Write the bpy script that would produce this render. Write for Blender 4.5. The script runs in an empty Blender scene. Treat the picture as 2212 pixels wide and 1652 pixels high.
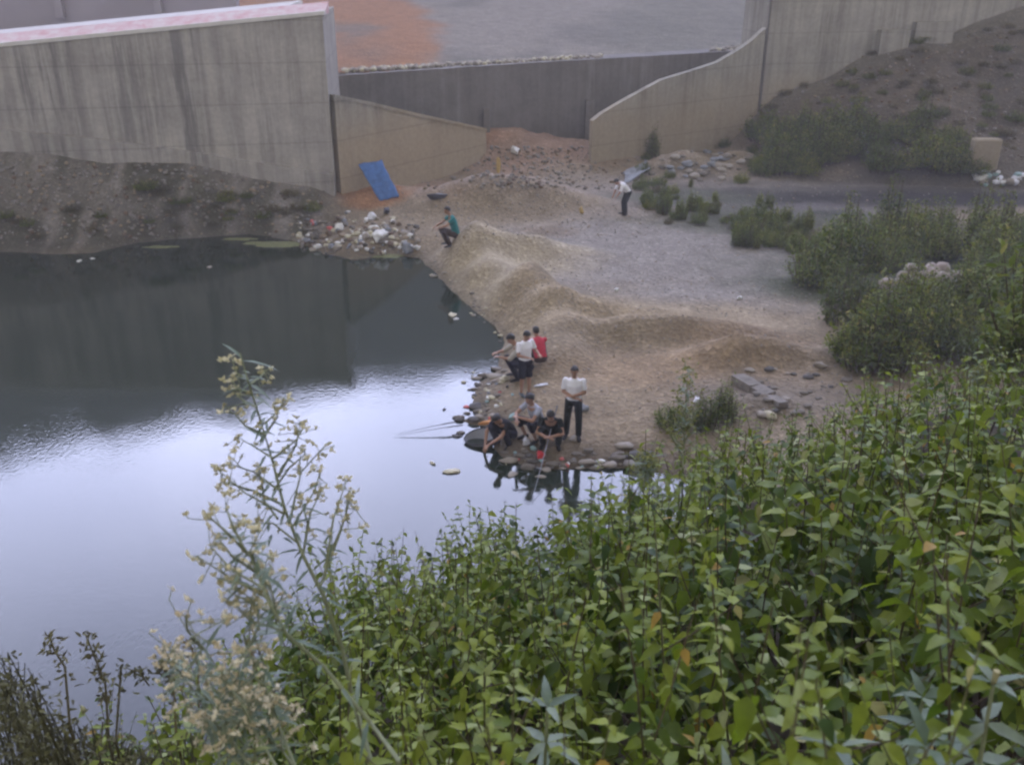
import bpy, bmesh, math, random
import numpy as np
from mathutils import Vector, Matrix, Euler
R = math.radians
random.seed(11); rng = np.random.default_rng(11)
scene = bpy.context.scene
COL = scene.collection

# ---------------------------------------------------------------- camera
CAM_Z = 9.9; PITCH = R(24.5); FPX = 2050.0; UW, UH = 2212.0, 1652.0
cam_d = bpy.data.cameras.new('camera'); cam = bpy.data.objects.new('camera', cam_d); COL.objects.link(cam)
cam.location = (0, 0, CAM_Z); cam.rotation_euler = (math.pi/2 - PITCH, 0, 0)
cam_d.sensor_width = 36; cam_d.lens = 36*FPX/UW
cam_d.clip_start = 0.05; cam_d.clip_end = 3000
cam_d.dof.use_dof = True; cam_d.dof.focus_distance = 5.0; cam_d.dof.aperture_fstop = 5.0
scene.camera = cam
# ---------------------------------------------------------------- sky, sun, exposure
SUN_EL, SUN_AZ = R(11), R(-22)          # sun low behind the far hill, a little right of straight ahead
world = bpy.data.worlds.new('World'); scene.world = world; world.use_nodes = True
wn = world.node_tree.nodes; wl = world.node_tree.links; wn.clear()
wo = wn.new('ShaderNodeOutputWorld'); wb = wn.new('ShaderNodeBackground'); sk = wn.new('ShaderNodeTexSky')
sk.sky_type = 'NISHITA'; sk.sun_disc = False; sk.sun_elevation = SUN_EL; sk.sun_rotation = SUN_AZ
sk.air_density = 1.0; sk.dust_density = 2.5; sk.ozone_density = 1.0
hs = wn.new('ShaderNodeHueSaturation'); hs.inputs['Saturation'].default_value = 0.35
wl.new(sk.outputs[0], hs.inputs['Color'])
tint = wn.new('ShaderNodeMix'); tint.data_type = 'RGBA'; tint.blend_type = 'MULTIPLY'; tint.inputs[0].default_value = 1
tcw = wn.new('ShaderNodeTexCoord'); sx_ = wn.new('ShaderNodeSeparateXYZ'); wl.new(tcw.outputs['Generated'], sx_.inputs[0])
mr_ = wn.new('ShaderNodeMapRange'); mr_.inputs[1].default_value = .25; mr_.inputs[2].default_value = .8; wl.new(sx_.outputs[1], mr_.inputs[0])
cmx = wn.new('ShaderNodeMix'); cmx.data_type = 'RGBA'; cmx.inputs[6].default_value = (1.12, .97, .76, 1); cmx.inputs[7].default_value = (1.25, 1.35, 1.85, 1)   # tint added by direction: warm for the ambient light, blue-white ahead for the water
wl.new(mr_.outputs[0], cmx.inputs[0]); wl.new(cmx.outputs[2], tint.inputs[7])
wl.new(hs.outputs[0], tint.inputs[6]); 
cn_ = wn.new('ShaderNodeTexNoise'); cn_.inputs['Scale'].default_value = 2.2; cn_.inputs['Detail'].default_value = 5; wl.new(tcw.outputs['Generated'], cn_.inputs['Vector'])
cr_ = wn.new('ShaderNodeValToRGB'); cr_.color_ramp.elements[0].position = .3; cr_.color_ramp.elements[0].color = (.60, .65, .98, 1); cr_.color_ramp.elements[1].position = .7; cr_.color_ramp.elements[1].color = (.93, .98, 1.36, 1); wl.new(cn_.outputs['Fac'], cr_.inputs[0])
cs_ = wn.new('ShaderNodeMix'); cs_.data_type = 'RGBA'; cs_.blend_type = 'MULTIPLY'; cs_.inputs[0].default_value = 1; wl.new(cr_.outputs[0], cs_.inputs[6])
el_ = wn.new('ShaderNodeValToRGB'); wl.new(sx_.outputs[2], el_.inputs[0]); ee = el_.color_ramp.elements; ee[0].position = .36; ee[0].color = (1, 1, 1, 1); ee[1].position = .72; ee[1].color = (.25, .245, .265, 1)   # added cloud glow for the water to reflect, brightest low over the ridge
eg_ = wn.new('ShaderNodeMix'); eg_.data_type = 'RGBA'; eg_.blend_type = 'MULTIPLY'; eg_.inputs[0].default_value = 1; eg_.inputs[7].default_value = (37, 37.5, 38, 1); eg_.clamp_result = False; wl.new(el_.outputs[0], eg_.inputs[6]); wl.new(eg_.outputs[2], cs_.inputs[7])
fm_ = wn.new('ShaderNodeMath'); fm_.operation = 'MULTIPLY'; fm_.inputs[1].default_value = .96; wl.new(mr_.outputs[0], fm_.inputs[0])
cf_ = wn.new('ShaderNodeMix'); cf_.data_type = 'RGBA'; wl.new(fm_.outputs[0], cf_.inputs[0]); wl.new(tint.outputs[2], cf_.inputs[6]); wl.new(cs_.outputs[2], cf_.inputs[7])
wl.new(cf_.outputs[2], wb.inputs['Color'])
wb.inputs['Strength'].default_value = 0.13
wl.new(wb.outputs[0], wo.inputs[0])
sd_ = bpy.data.lights.new('sun', 'SUN'); sun = bpy.data.objects.new('sun', sd_); COL.objects.link(sun)
sd_.energy = 2.0; sd_.angle = R(0.5); sd_.color = (1.0, 0.93, 0.82)
sdir = Vector((math.sin(SUN_AZ)*math.cos(SUN_EL), math.cos(SUN_AZ)*math.cos(SUN_EL), math.sin(SUN_EL)))
sun.rotation_euler = sdir.to_track_quat('Z', 'Y').to_euler(); sun.location = (20, 40, 120)
scene.view_settings.view_transform = 'Standard'; scene.view_settings.look = 'None'
scene.view_settings.gamma = 1; scene.view_settings.use_curve_mapping = False
scene.view_settings.exposure = 1.8
scene.cycles.pixel_filter_type = 'GAUSSIAN'; scene.cycles.filter_width = 2.7      # the phone picture is soft

# ---------------------------------------------------------------- geometry helpers
CP, SP = math.cos(PITCH), math.sin(PITCH)
def ray(u, v):
    xc = (u-UW/2)/FPX; yc = -(v-UH/2)/FPX
    return np.array([xc, CP+SP*yc, -SP+CP*yc])
def G(u, v, z=0.0):                       # sight line meets the level z
    d = ray(u, v); t = (z-CAM_Z)/d[2]; return np.array([d[0]*t, d[1]*t, z])
def P(u, v, dist):                        # a point at a distance from the camera
    d = ray(u, v); d = d/np.linalg.norm(d); return np.array([0, 0, CAM_Z])+d*dist
def on_line(u, v, A, B):                  # point above the plan line A-B
    d = ray(u, v); ax, ay = A; bx, by = B
    M = np.array([[d[0], ax-bx], [d[1], ay-by]]); t, s = np.linalg.solve(M, np.array([ax, ay]))
    return np.array([d[0]*t, d[1]*t, CAM_Z+d[2]*t])
def proj(p):
    x, y, z = p[0], p[1], p[2]-CAM_Z
    f = y*CP - z*SP; up = y*SP + z*CP
    return UW/2+FPX*x/f, UH/2-FPX*up/f
def hash2(ix, iy, s=0):
    n = np.sin(ix*127.1+iy*311.7+s*74.7)*43758.5453
    return n-np.floor(n)
def vnoise(x, y, s=0):
    x = np.asarray(x, float); y = np.asarray(y, float)
    ix = np.floor(x); iy = np.floor(y); fx = x-ix; fy = y-iy
    fx = fx*fx*(3-2*fx); fy = fy*fy*(3-2*fy)
    a = hash2(ix, iy, s); b = hash2(ix+1, iy, s); c = hash2(ix, iy+1, s); d = hash2(ix+1, iy+1, s)
    return (a*(1-fx)+b*fx)*(1-fy)+(c*(1-fx)+d*fx)*fy
def fbm(x, y, o=4, s=0):
    r = 0; a = 0.5; t = 0
    for k in range(o):
        r = r+a*vnoise(x*2**k+k*17.3, y*2**k-k*9.1, s+k); t += a; a *= .5
    return r/t*2-1
def link(o): COL.objects.link(o); return o
def tag(o, label=None, cat=None, group=None, kind=None):
    if label: o['label'] = label
    if cat: o['category'] = cat
    if group: o['group'] = group
    if kind: o['kind'] = kind
    return o
def thing(name, loc, label, cat, group=None, rz=0.0):
    o = bpy.data.objects.new(name, None); o.empty_display_size = .3
    o.location = [float(c) for c in loc]; o.rotation_euler = (0, 0, rz); link(o); return tag(o, label, cat, group)
def build(name, V, F, mats, parent=None, origin=None, midx=None, tint=None, smooth=False, colv=None):
    """F: list of integer arrays (n,3) / (n,4) or one python list of faces."""
    V = np.asarray(V, float).reshape(-1, 3)
    if origin is not None: V = V-np.asarray(origin, float)
    me = bpy.data.meshes.new(name)
    if len(F) and isinstance(F[0], np.ndarray) and F[0].ndim == 2:
        arrs = [f for f in F if len(f)]
        nl = sum(f.size for f in arrs); nf = sum(len(f) for f in arrs)
        me.vertices.add(len(V)); me.vertices.foreach_set('co', V.ravel())
        me.loops.add(nl); me.loops.foreach_set('vertex_index', np.concatenate([f.ravel() for f in arrs]).astype(np.int32))
        tot = np.concatenate([np.full(len(f), f.shape[1]) for f in arrs]).astype(np.int32)
        st = np.concatenate([[0], np.cumsum(tot)[:-1]]).astype(np.int32)
        me.polygons.add(nf); me.polygons.foreach_set('loop_start', st); me.polygons.foreach_set('loop_total', tot)
    else:
        me.from_pydata([tuple(p) for p in V], [], [tuple(int(i) for i in f) for f in F])
    if not isinstance(mats, (list, tuple)): mats = [mats]
    for m in mats: me.materials.append(m)
    if midx is not None: me.polygons.foreach_set('material_index', np.asarray(midx, np.int32))
    if tint is not None:
        a = me.attributes.new('tint', 'FLOAT', 'POINT'); a.data.foreach_set('value', np.asarray(tint, np.float32))
    if colv is not None:
        a = me.attributes.new('soil', 'FLOAT_COLOR', 'POINT'); a.data.foreach_set('color', np.asarray(colv, np.float32).ravel())
    me.update(calc_edges=True); me.validate()
    if smooth: me.polygons.foreach_set('use_smooth', np.ones(len(me.polygons), bool))
    o = link(bpy.data.objects.new(name, me))
    if parent is not None: o.parent = parent
    elif origin is not None: o.location = [float(c) for c in origin]
    return o
class MB:
    """collects verts/faces of one mesh"""
    def __init__(s): s.V = []; s.F = []; s.T = []; s.M = []
    def add(s, vs, fs, t=0.5, m=0):
        n = len(s.V); s.V.extend([tuple(float(c) for c in v) for v in vs]); s.F.extend([tuple(i+n for i in f) for f in fs])
        s.T.extend([t]*len(vs)); s.M.extend([m]*len(fs))
    def box(s, c, d, rot=None, t=.5, m=0):
        vs = []
        for k in range(8):
            p = Vector(((k & 1)-.5, ((k >> 1) & 1)-.5, (k >> 2)-.5)); p = Vector((p.x*d[0], p.y*d[1], p.z*d[2]))
            if rot is not None: p = rot @ p
            vs.append(Vector(c)+p)
        s.add(vs, [(0,2,3,1),(4,5,7,6),(0,1,5,4),(2,6,7,3),(0,4,6,2),(1,3,7,5)], t, m)
    def tube(s, pts, rad, n=5, t=.5, m=0, cap=True):
        pts = [Vector([float(c) for c in p]) for p in pts]; N = len(pts)
        vs = []
        for i, p in enumerate(pts):
            d = (pts[min(i+1, N-1)]-pts[max(i-1, 0)]); d = d.normalized() if d.length > 1e-9 else Vector((0,0,1))
            a = d.cross(Vector((0, 0, 1)));
            if a.length < .05: a = d.cross(Vector((1, 0, 0)))
            a.normalize(); b = d.cross(a); r = rad[i] if isinstance(rad, (list, tuple)) else rad
            for k in range(n):
                an = 2*math.pi*k/n; vs.append(p+(a*math.cos(an)+b*math.sin(an))*r)
        fs = [(i*n+k, i*n+(k+1) % n, (i+1)*n+(k+1) % n, (i+1)*n+k) for i in range(N-1) for k in range(n)]
        if cap: fs += [tuple(range(n))[::-1], tuple((N-1)*n+k for k in range(n))]
        s.add(vs, fs, t, m)
    def obj(s, name, mats, parent=None, origin=None, smooth=False):
        return build(name, s.V, s.F, mats, parent, origin, s.M, s.T, smooth)
_ico = {}
def ico(sub):
    if sub not in _ico:
        bm = bmesh.new(); bmesh.ops.create_icosphere(bm, subdivisions=sub, radius=1)
        _ico[sub] = (np.array([v.co[:] for v in bm.verts]), np.array([[v.index for v in f.verts] for f in bm.faces])); bm.free()
    return _ico[sub]
def rotm(seed=None):
    q = rng.normal(size=4); q /= np.linalg.norm(q); w, x, y, z = q
    return np.array([[1-2*(y*y+z*z), 2*(x*y-z*w), 2*(x*z+y*w)], [2*(x*y+z*w), 1-2*(x*x+z*z), 2*(y*z-x*w)], [2*(x*z-y*w), 2*(y*z+x*w), 1-2*(x*x+y*y)]])
def rock_verts(sub=2, rough=.22, flat=.6, cuts=7):
    V, F = ico(sub); V = V.copy()
    for k in range(cuts):                      # planar cuts give an angular stone
        n = rng.normal(size=3); n /= np.linalg.norm(n); d = rng.uniform(.55, .9)
        s = V@n-d; V = V-np.outer(np.maximum(s, 0), n)
    V = V*(1+rough*(fbm(V[:, 0]*1.7+rng.uniform(0, 50), V[:, 1]*1.7+V[:, 2], 3)[:, None])*.6)
    V = V@rotm().T; V[:, 2] *= flat
    return V, F

# ---------------------------------------------------------------- materials
def mat(name): 
    m = bpy.data.materials.new(name); m.use_nodes = True; n = m.node_tree.nodes; b = n['Principled BSDF']; return m, n, m.node_tree.links, b
def nd(n, t, **k):
    x = n.new(t)
    for a, v in k.items(): setattr(x, a, v)
    return x
def coords(n, l, scale=(1, 1, 1)):
    tc = nd(n, 'ShaderNodeTexCoord'); mp = nd(n, 'ShaderNodeMapping'); mp.inputs['Scale'].default_value = scale
    l.new(tc.outputs['Object'], mp.inputs[0]); return mp.outputs[0]
def noise(n, l, vec, scale, detail=4, rough=.55):
    x = nd(n, 'ShaderNodeTexNoise'); x.inputs['Scale'].default_value = scale; x.inputs['Detail'].default_value = detail; x.inputs['Roughness'].default_value = rough
    l.new(vec, x.inputs['Vector']); return x.outputs['Fac']
def ramp(n, l, fac, stops):
    r = nd(n, 'ShaderNodeValToRGB'); e = r.color_ramp.elements
    while len(e) < len(stops): e.new(.5)
    for i, (p, c) in enumerate(stops): e[i].position = p; e[i].color = (*c, 1) if len(c) == 3 else c
    l.new(fac, r.inputs[0]); return r.outputs[0]
def mix(n, l, fac, a, b, blend='MIX'):
    x = nd(n, 'ShaderNodeMix', data_type='RGBA', blend_type=blend)
    for i, v in ((0, fac), (6, a), (7, b)):
        if isinstance(v, (int, float)): x.inputs[i].default_value = v
        elif isinstance(v, tuple): x.inputs[i].default_value = (*v, 1)
        else: l.new(v, x.inputs[i])
    return x.outputs[2]
def bump(n, l, h, b, strength=.4, dist=.05):
    x = nd(n, 'ShaderNodeBump'); x.inputs['Strength'].default_value = strength; x.inputs['Distance'].default_value = dist
    l.new(h, x.inputs['Height']); l.new(x.outputs[0], b.inputs['Normal'])
def plain(name, c, rough=.8, var=.25, scale=8, bs=.3):
    m, n, l, b = mat(name); v = coords(n, l); f = noise(n, l, v, scale, 5)
    l.new(ramp(n, l, f, [(.25, tuple(x*(1-var) for x in c)), (.75, tuple(min(1, x*(1+var)) for x in c))]), b.inputs['Base Color'])
    b.inputs['Roughness'].default_value = rough; bump(n, l, f, b, bs, .02); return m
def concrete(name, base, dark, streak=.6, mud=None, lines=True, mudz=1.5):
    m, n, l, b = mat(name)
    v = coords(n, l); big = noise(n, l, v, .35, 5); fine = noise(n, l, v, 6, 8, .65)
    c = ramp(n, l, big, [(.3, tuple(x*.86 for x in base)), (.7, tuple(x*1.1 for x in base))])
    vs = coords(n, l, (1.5, 1.5, .09)); st = noise(n, l, vs, 1.7, 6, .7)
    vs2 = coords(n, l, (1, 1, .05)); st2 = noise(n, l, vs2, .45, 3)
    mk = ramp(n, l, st, [(.46, (0, 0, 0)), (.60, (1, 1, 1))]); mk2 = ramp(n, l, st2, [(.4, (0, 0, 0)), (.6, (1, 1, 1))])
    mm = mix(n, l, 1.0, mk, mk2, 'MULTIPLY')
    mv = nd(n, 'ShaderNodeMath', operation='MULTIPLY'); l.new(mm, mv.inputs[0]); mv.inputs[1].default_value = streak
    c = mix(n, l, mv.outputs[0], c, dark); vs3 = coords(n, l, (1, 1, .06)); s3 = noise(n, l, vs3, 3.2, 5, .65); c = mix(n, l, min(1, streak), c, ramp(n, l, s3, [(.38, (.75, .74, .74)), (.52, (1, 1, 1)), (.68, (1.12, 1.12, 1.1))]), 'MULTIPLY')
    pt = noise(n, l, coords(n, l, (.6, .6, 1)), .9, 4, .6); c = mix(n, l, .6, c, ramp(n, l, pt, [(.35, (.78, .77, .76)), (.6, (1.05, 1.05, 1.04))]), 'MULTIPLY')
    if mud:
        sx = nd(n, 'ShaderNodeSeparateXYZ'); l.new(v, sx.inputs[0])
        ad = nd(n, 'ShaderNodeMath', operation='MULTIPLY_ADD'); l.new(big, ad.inputs[0]); ad.inputs[1].default_value = -2.5; l.new(sx.outputs[2], ad.inputs[2])
        g = nd(n, 'ShaderNodeMapRange'); l.new(ad.outputs[0], g.inputs[0]); g.inputs[1].default_value = mudz-2.2; g.inputs[2].default_value = mudz; g.inputs[3].default_value = .75; g.inputs[4].default_value = 0
        c = mix(n, l, g.outputs[0], c, mud)
    c = mix(n, l, .55, c, ramp(n, l, fine, [(.3, (.72, .72, .72)), (.7, (1.15, 1.15, 1.15))]), 'MULTIPLY')
    if lines:
        sx = nd(n, 'ShaderNodeSeparateXYZ'); l.new(v, sx.inputs[0])
        w = nd(n, 'ShaderNodeMath', operation='PINGPONG'); l.new(sx.outputs[2], w.inputs[0]); w.inputs[1].default_value = .75
        r = ramp(n, l, w.outputs[0], [(0.0, (.62, .62, .62)), (.035, (1, 1, 1))]); c = mix(n, l, .7, c, r, 'MULTIPLY')
    l.new(c, b.inputs['Base Color']); b.inputs['Roughness'].default_value = .9
    bump(n, l, fine, b, .35, .03); return m
def leafmat(name, stops, rough=.5, trans=.3, spec=.35, vary=False):
    m, n, l, b = mat(name)
    a = nd(n, 'ShaderNodeAttribute', attribute_name='tint'); c = ramp(n, l, a.outputs['Fac'], stops)
    v = coords(n, l); f = noise(n, l, v, 60, 3); c = mix(n, l, .5, c, ramp(n, l, f, [(.3, (.7, .7, .7)), (.7, (1.2, 1.2, 1.1))]), 'MULTIPLY')
    oi = nd(n, 'ShaderNodeObjectInfo') if vary else None; c = c if not vary else mix(n, l, 1.0, c, ramp(n, l, oi.outputs['Random'], [(0, (.72, .78, .7)), (.5, (1, 1, 1)), (1, (1.45, 1.3, 1.0))]), 'MULTIPLY')
    l.new(c, b.inputs['Base Color']); b.inputs['Roughness'].default_value = rough; b.inputs['Specular IOR Level'].default_value = spec
    t = nd(n, 'ShaderNodeBsdfTranslucent'); l.new(c, t.inputs[0]); ms = nd(n, 'ShaderNodeMixShader'); ms.inputs[0].default_value = trans
    l.new(b.outputs[0], ms.inputs[1]); l.new(t.outputs[0], ms.inputs[2]); l.new(ms.outputs[0], n['Material Output'].inputs[0]); return m

M = {}
M['wall'] = concrete('stained_concrete', (.40, .375, .335), (.17, .16, .15), .85)
M['wing'] = concrete('muddy_concrete', (.36, .34, .29), (.17, .155, .13), .7, mud=(.38, .30, .19), mudz=3.6)
M['dam'] = concrete('wet_dark_concrete', (.175, .16, .15), (.36, .335, .31), .42, lines=False)
M['rwall'] = concrete('pale_concrete', (.365, .345, .295), (.18, .165, .13), .75, mud=(.34, .275, .18), mudz=3.4)
M['deck'] = plain('deck_concrete', (.52, .50, .49), .85, .12, 1.2)
M['coping'] = plain('coping_concrete', (.62, .60, .56), .8, .1, 3)
m, n, l, b = mat('red_white_paint'); v = coords(n, l, (1, 1, 1)); f = noise(n, l, v, 2.2, 5, .7)
l.new(ramp(n, l, f, [(.3, (.52, .25, .26)), (.45, (.56, .38, .39)), (.62, (.60, .52, .51))]), b.inputs['Base Color']); b.inputs['Roughness'].default_value = .7; M['red_paint'] = m
M['farwall'] = plain('far_concrete', (.33, .30, .33), .9, .12, .5)
M['pinkroad'] = plain('pinkish_gravel', (.42, .33, .35), .95, .15, .4)
M['hair'] = plain('black_hair', (.012, .011, .012), .55, .3, 60)
M['skin'] = plain('tanned_skin', (.36, .20, .13), .55, .12, 12, .1)
M['rod'] = plain('dark_rod', (.05, .05, .055), .35, .2, 10)
# water
m, n, l, b = mat('pond_water'); v = coords(n, l)
b.inputs['Base Color'].default_value = (.018, .026, .017, 1); b.inputs['Roughness'].default_value = .04; b.inputs['IOR'].default_value = 1.45
f1 = noise(n, l, coords(n, l, (1, .7, 1)), 13, 3, .5); f2 = noise(n, l, v, .5, 3)
mm = nd(n, 'ShaderNodeMath', operation='MULTIPLY'); l.new(f1, mm.inputs[0]); l.new(ramp(n, l, f2, [(.3, (.35, .35, .35)), (.7, (1, 1, 1))]), mm.inputs[1])
bump(n, l, mm.outputs[0], b, .16, .014); M['water'] = m
# soil
m, n, l, b = mat('soil_and_gravel'); v = coords(n, l)
a = nd(n, 'ShaderNodeAttribute', attribute_name='soil'); c = a.outputs['Color']
f1 = noise(n, l, v, 1.3, 6, .65); f2 = noise(n, l, v, 14, 6, .7)
vo = nd(n, 'ShaderNodeTexVoronoi'); vo.inputs['Scale'].default_value = 9; l.new(v, vo.inputs['Vector'])
c = mix(n, l, .8, c, ramp(n, l, f1, [(.3, (.72, .72, .72)), (.7, (1.25, 1.25, 1.25))]), 'MULTIPLY')
c = mix(n, l, .6, c, ramp(n, l, f2, [(.3, (.6, .6, .6)), (.7, (1.35, 1.33, 1.3))]), 'MULTIPLY')
sv = nd(n, 'ShaderNodeSeparateColor'); l.new(vo.outputs['Color'], sv.inputs[0])
c = mix(n, l, .35, c, ramp(n, l, sv.outputs[0], [(0, (.6, .6, .6)), (.8, (1.1, 1.1, 1.1)), (1, (1.9, 1.9, 1.9))]), 'MULTIPLY')
l.new(c, b.inputs['Base Color']); b.inputs['Roughness'].default_value = .95; b.inputs['Specular IOR Level'].default_value = .2
ad = nd(n, 'ShaderNodeMath', operation='ADD'); l.new(f2, ad.inputs[0]); l.new(vo.outputs['Distance'], ad.inputs[1])
bump(n, l, ad.outputs[0], b, .7, .06); M['soil'] = m
m, n, l, b = mat('wooded_hillside'); v = coords(n, l); f = noise(n, l, v, .12, 8, .7)
l.new(ramp(n, l, f, [(.3, (.03, .042, .022)), (.55, (.05, .062, .03)), (.75, (.08, .08, .05))]), b.inputs['Base Color']); b.inputs['Roughness'].default_value = 1; bump(n, l, f, b, 1, 2); M['hill'] = m
M['leaf'] = leafmat('broad_leaf', [(0, (.030, .066, .007)), (.35, (.108, .16, .010)), (.62, (.195, .25, .018)), (.85, (.28, .33, .04)), (.93, (.29, .35, .10)), (.965, (.34, .39, .17)), (1, (.40, .26, .05))], .5, .45, .32)
M['grayleaf'] = leafmat('grey_green_leaf', [(0, (.06, .10, .055)), (.5, (.115, .16, .10)), (1, (.17, .21, .13))], .5, .25)
M['shrub'] = leafmat('shrub_leaf', [(0, (.055, .08, .012)), (.5, (.12, .165, .022)), (.85, (.20, .24, .04)), (1, (.28, .27, .08))], .6, .35, .2, True)
M['yshrub'] = leafmat('yellow_green_leaf', [(0, (.06, .085, .02)), (.6, (.11, .145, .035)), (1, (.19, .21, .05))], .6, .3, .2)
M['dry'] = leafmat('dry_stalk', [(0, (.07, .062, .035)), (.6, (.14, .13, .06)), (1, (.22, .21, .10))], .8, .25, .2, True)
M['stem'] = leafmat('green_brown_stem', [(0, (.045, .03, .022)), (.5, (.10, .075, .045)), (1, (.16, .19, .08))], .7, .0, .2)
M['palestem'] = leafmat('pale_green_stem', [(0, (.16, .18, .10)), (1, (.26, .28, .16))], .7, .05, .2)
M['flower'] = leafmat('cream_flower', [(0, (.36, .33, .17)), (.5, (.55, .50, .30)), (1, (.76, .71, .50))], .9, .3, .1)
M['pinkflower'] = leafmat('dry_seed_fluff', [(0, (.44, .38, .22)), (.5, (.62, .54, .36)), (1, (.78, .73, .56))], .9, .3, .1)
# ---------------------------------------------------------------- plan of the place (metres; x right, y away from the camera, water at z = 0)
LW = [(-45., 32.5), (-19.5, 36.0), (-7.1, 38.0)]                 # left abutment front
DA, DB = (-8.6, 43.6), (16.0, 56.8)                              # weir face
WL_A, WL_B = (-7.02, 38.03), (-1.25, 45.6)                         # left wing
WR_A, WR_B = (3.85, 45.2), (13.0, 51.5)                          # right wing
RA, RB = (13.0, 51.5), (46.0, 58.5)                              # right abutment
shore_px = [(-700, 600), (0, 545), (120, 550), (200, 547), (300, 524), (430, 513), (540, 505), (650, 524), (700, 548), (760, 560), (850, 552), (905, 556), (935, 585), (990, 645), (1040, 682), (1068, 700), (1088, 740), (1078, 775), (1085, 798),
            (1045, 822), (1020, 845), (1010, 872), (1030, 892), (985, 908), (1000, 918), (1048, 926), (1062, 948), (1075, 972), (1095, 990), (1125, 1004), (1160, 1010), (1230, 1012), (1300, 1016), (1380, 1012), (1460, 1030), (1600, 1120)]
POND = np.array([G(u, v, 0)[:2] for u, v in shore_px] + [(9., 4.), (0., -2.), (-60., -2.), (-60., 31.)])
def seg_dist(x, y, poly):
    d = np.full(np.shape(x), 1e9); ins = np.zeros(np.shape(x), bool); n = len(poly)
    for i in range(n):
        ax, ay = poly[i]; bx, by = poly[(i+1) % n]; dx, dy = bx-ax, by-ay
        t = np.clip(((x-ax)*dx+(y-ay)*dy)/(dx*dx+dy*dy+1e-12), 0, 1)
        d = np.minimum(d, np.hypot(x-ax-t*dx, y-ay-t*dy))
        c = ((ay > y) != (by > y)) & (x < (bx-ax)*(y-ay)/((by-ay) if abs(by-ay) > 1e-9 else 1e-9)+ax)
        ins ^= c
    return np.where(ins, -d, d)
# heaps: (u, v, height, radius across, radius deep)
HEAPS = [(G(u, v, .5), h, sx, sy) for u, v, h, sx, sy in [
    (1090, 445, 1.25, 3.4, 1.2), (1085, 545, .8, 2.2, .8), (1130, 640, .7, 1.1, 1.0), (1005, 592, .45, .9, .6), (1075, 655, .4, .7, .8), (960, 560, .4, 1.0, .5), (1240, 680, .6, 2.0, .6), (1420, 725, .75, 2.4, .6), (1620, 775, .75, 1.4, .45),
    (1100, 340, 1.3, 5.0, 2.2), (820, 430, .5, 2.2, 1.2), (1470, 372, 1.0, 1.7, .9), (1590, 360, .8, 1.2, .8), (2000, 625, .5, 1.6, 1.0), (1640, 880, .35, 1.0, .6), (1850, 770, .3, 1.2, .5)]]
lb = [on_line(u, v, LW[1], LW[2]) for u, v in [(0, 326), (110, 332), (230, 352), (400, 350), (480, 368), (600, 392), (720, 405)]]
LBX = np.array([-45.]+[p[0] for p in lb]); LBZ = np.array([3.6]+[p[2] for p in lb])
rb = [on_line(u, v, RA, RB) for u, v in [(1640, 215), (1720, 195), (1790, 172), (1850, 135), (1900, 108), (1960, 88), (2050, 80), (2110, 52), (2212, 18)]]
RBX = np.array([13.0]+[p[0] for p in rb[1:]]+[46.]); RBZ = np.array([rb[0][2]]+[p[2] for p in rb[1:]]+[9.5])
def sstep(a, b, x): t = np.clip((x-a)/(b-a), 0, 1); return t*t*(3-2*t)
def emb(x, y):                                                    # the weedy bank the photographer stands on
    s = .46*y-.33*x
    lim = 2.7
    e = CAM_Z-1.85-s-1.3*np.maximum(s-lim, 0)-.35*np.maximum(-x-1.0, 0)
    top = CAM_Z-1.62
    return np.minimum(e, top)+.06*fbm(x*1.3, y*1.3, 3, 5)
def H(x, y):
    x = np.asarray(x, float); y = np.asarray(y, float)
    sd = seg_dist(x, y, POND)+.16*fbm(x*1.1, y*1.1, 3, 2)
    land = sstep(-.5, 1.0, sd)
    h = np.where(sd > 0, .50*(1-np.exp(-np.maximum(sd, 0)/1.3)), -1.1*(1-np.exp(np.minimum(sd, 0)/1.5)))
    for c, hh, sx, sy in HEAPS:
        h = h+sstep(0, .9, sd)*hh*np.exp(-((x-c[0])/sx)**2-((y-c[1])/sy)**2)*(1+.25*fbm(x*.8, y*.8, 3, 7))
    h = h+.50*np.exp(-((sd-1.5)/.75)**2)*sstep(20.5, 22.5, y)*sstep(34.5, 32.5, y)*sstep(-6.5, -5.5, x)*(1+.2*fbm(x*.7, y*.7, 3, 14))
    # left rubble slope up to the abutment
    lwy = np.interp(x, [p[0] for p in LW], [p[1] for p in LW]); shy = lwy-3.3+.25*np.sin(x*.7)
    lz = np.interp(x, LBX, LBZ); fr = np.clip((y-shy)/(lwy-shy-.45), 0, 1.02)
    ml = sstep(-6.0, -8.2, x)*sstep(0, .5, sd)
    h = h*(1-ml)+ml*np.maximum(h, lz*fr**.85+.28*fbm(x*1.1, y*1.1, 4, 3)*sstep(1.05, .8, fr))
    # right dump slope
    rwy = RA[1]+(x-RA[0])*(RB[1]-RA[1])/(RB[0]-RA[0]); toe = 42.6-.17*(x-12)
    rz = np.interp(x, RBX, RBZ); fr = np.clip((y-toe)/(rwy-toe), 0, 1.1)
    mr = sstep(10.5, 14.5, x)
    h = h+mr*(rz-.4)*fr**.8
    h = h+land*(.05*fbm(x*.9, y*.9, 4, 1)+.025*fbm(x*4, y*4, 3, 9)+.38*mr*fbm(x*.8, y*.8, 4, 12)*sstep(0, .3, fr)*sstep(1.0, .8, fr))
    # spit where the men are stays low
    e = emb(x, y)
    return np.maximum(h, e)
HX = np.arange(-40, 45, .15); HY = np.arange(-2, 60, .15); _gx, _gy = np.meshgrid(HX, HY); HG = H(_gx, _gy)
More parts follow.
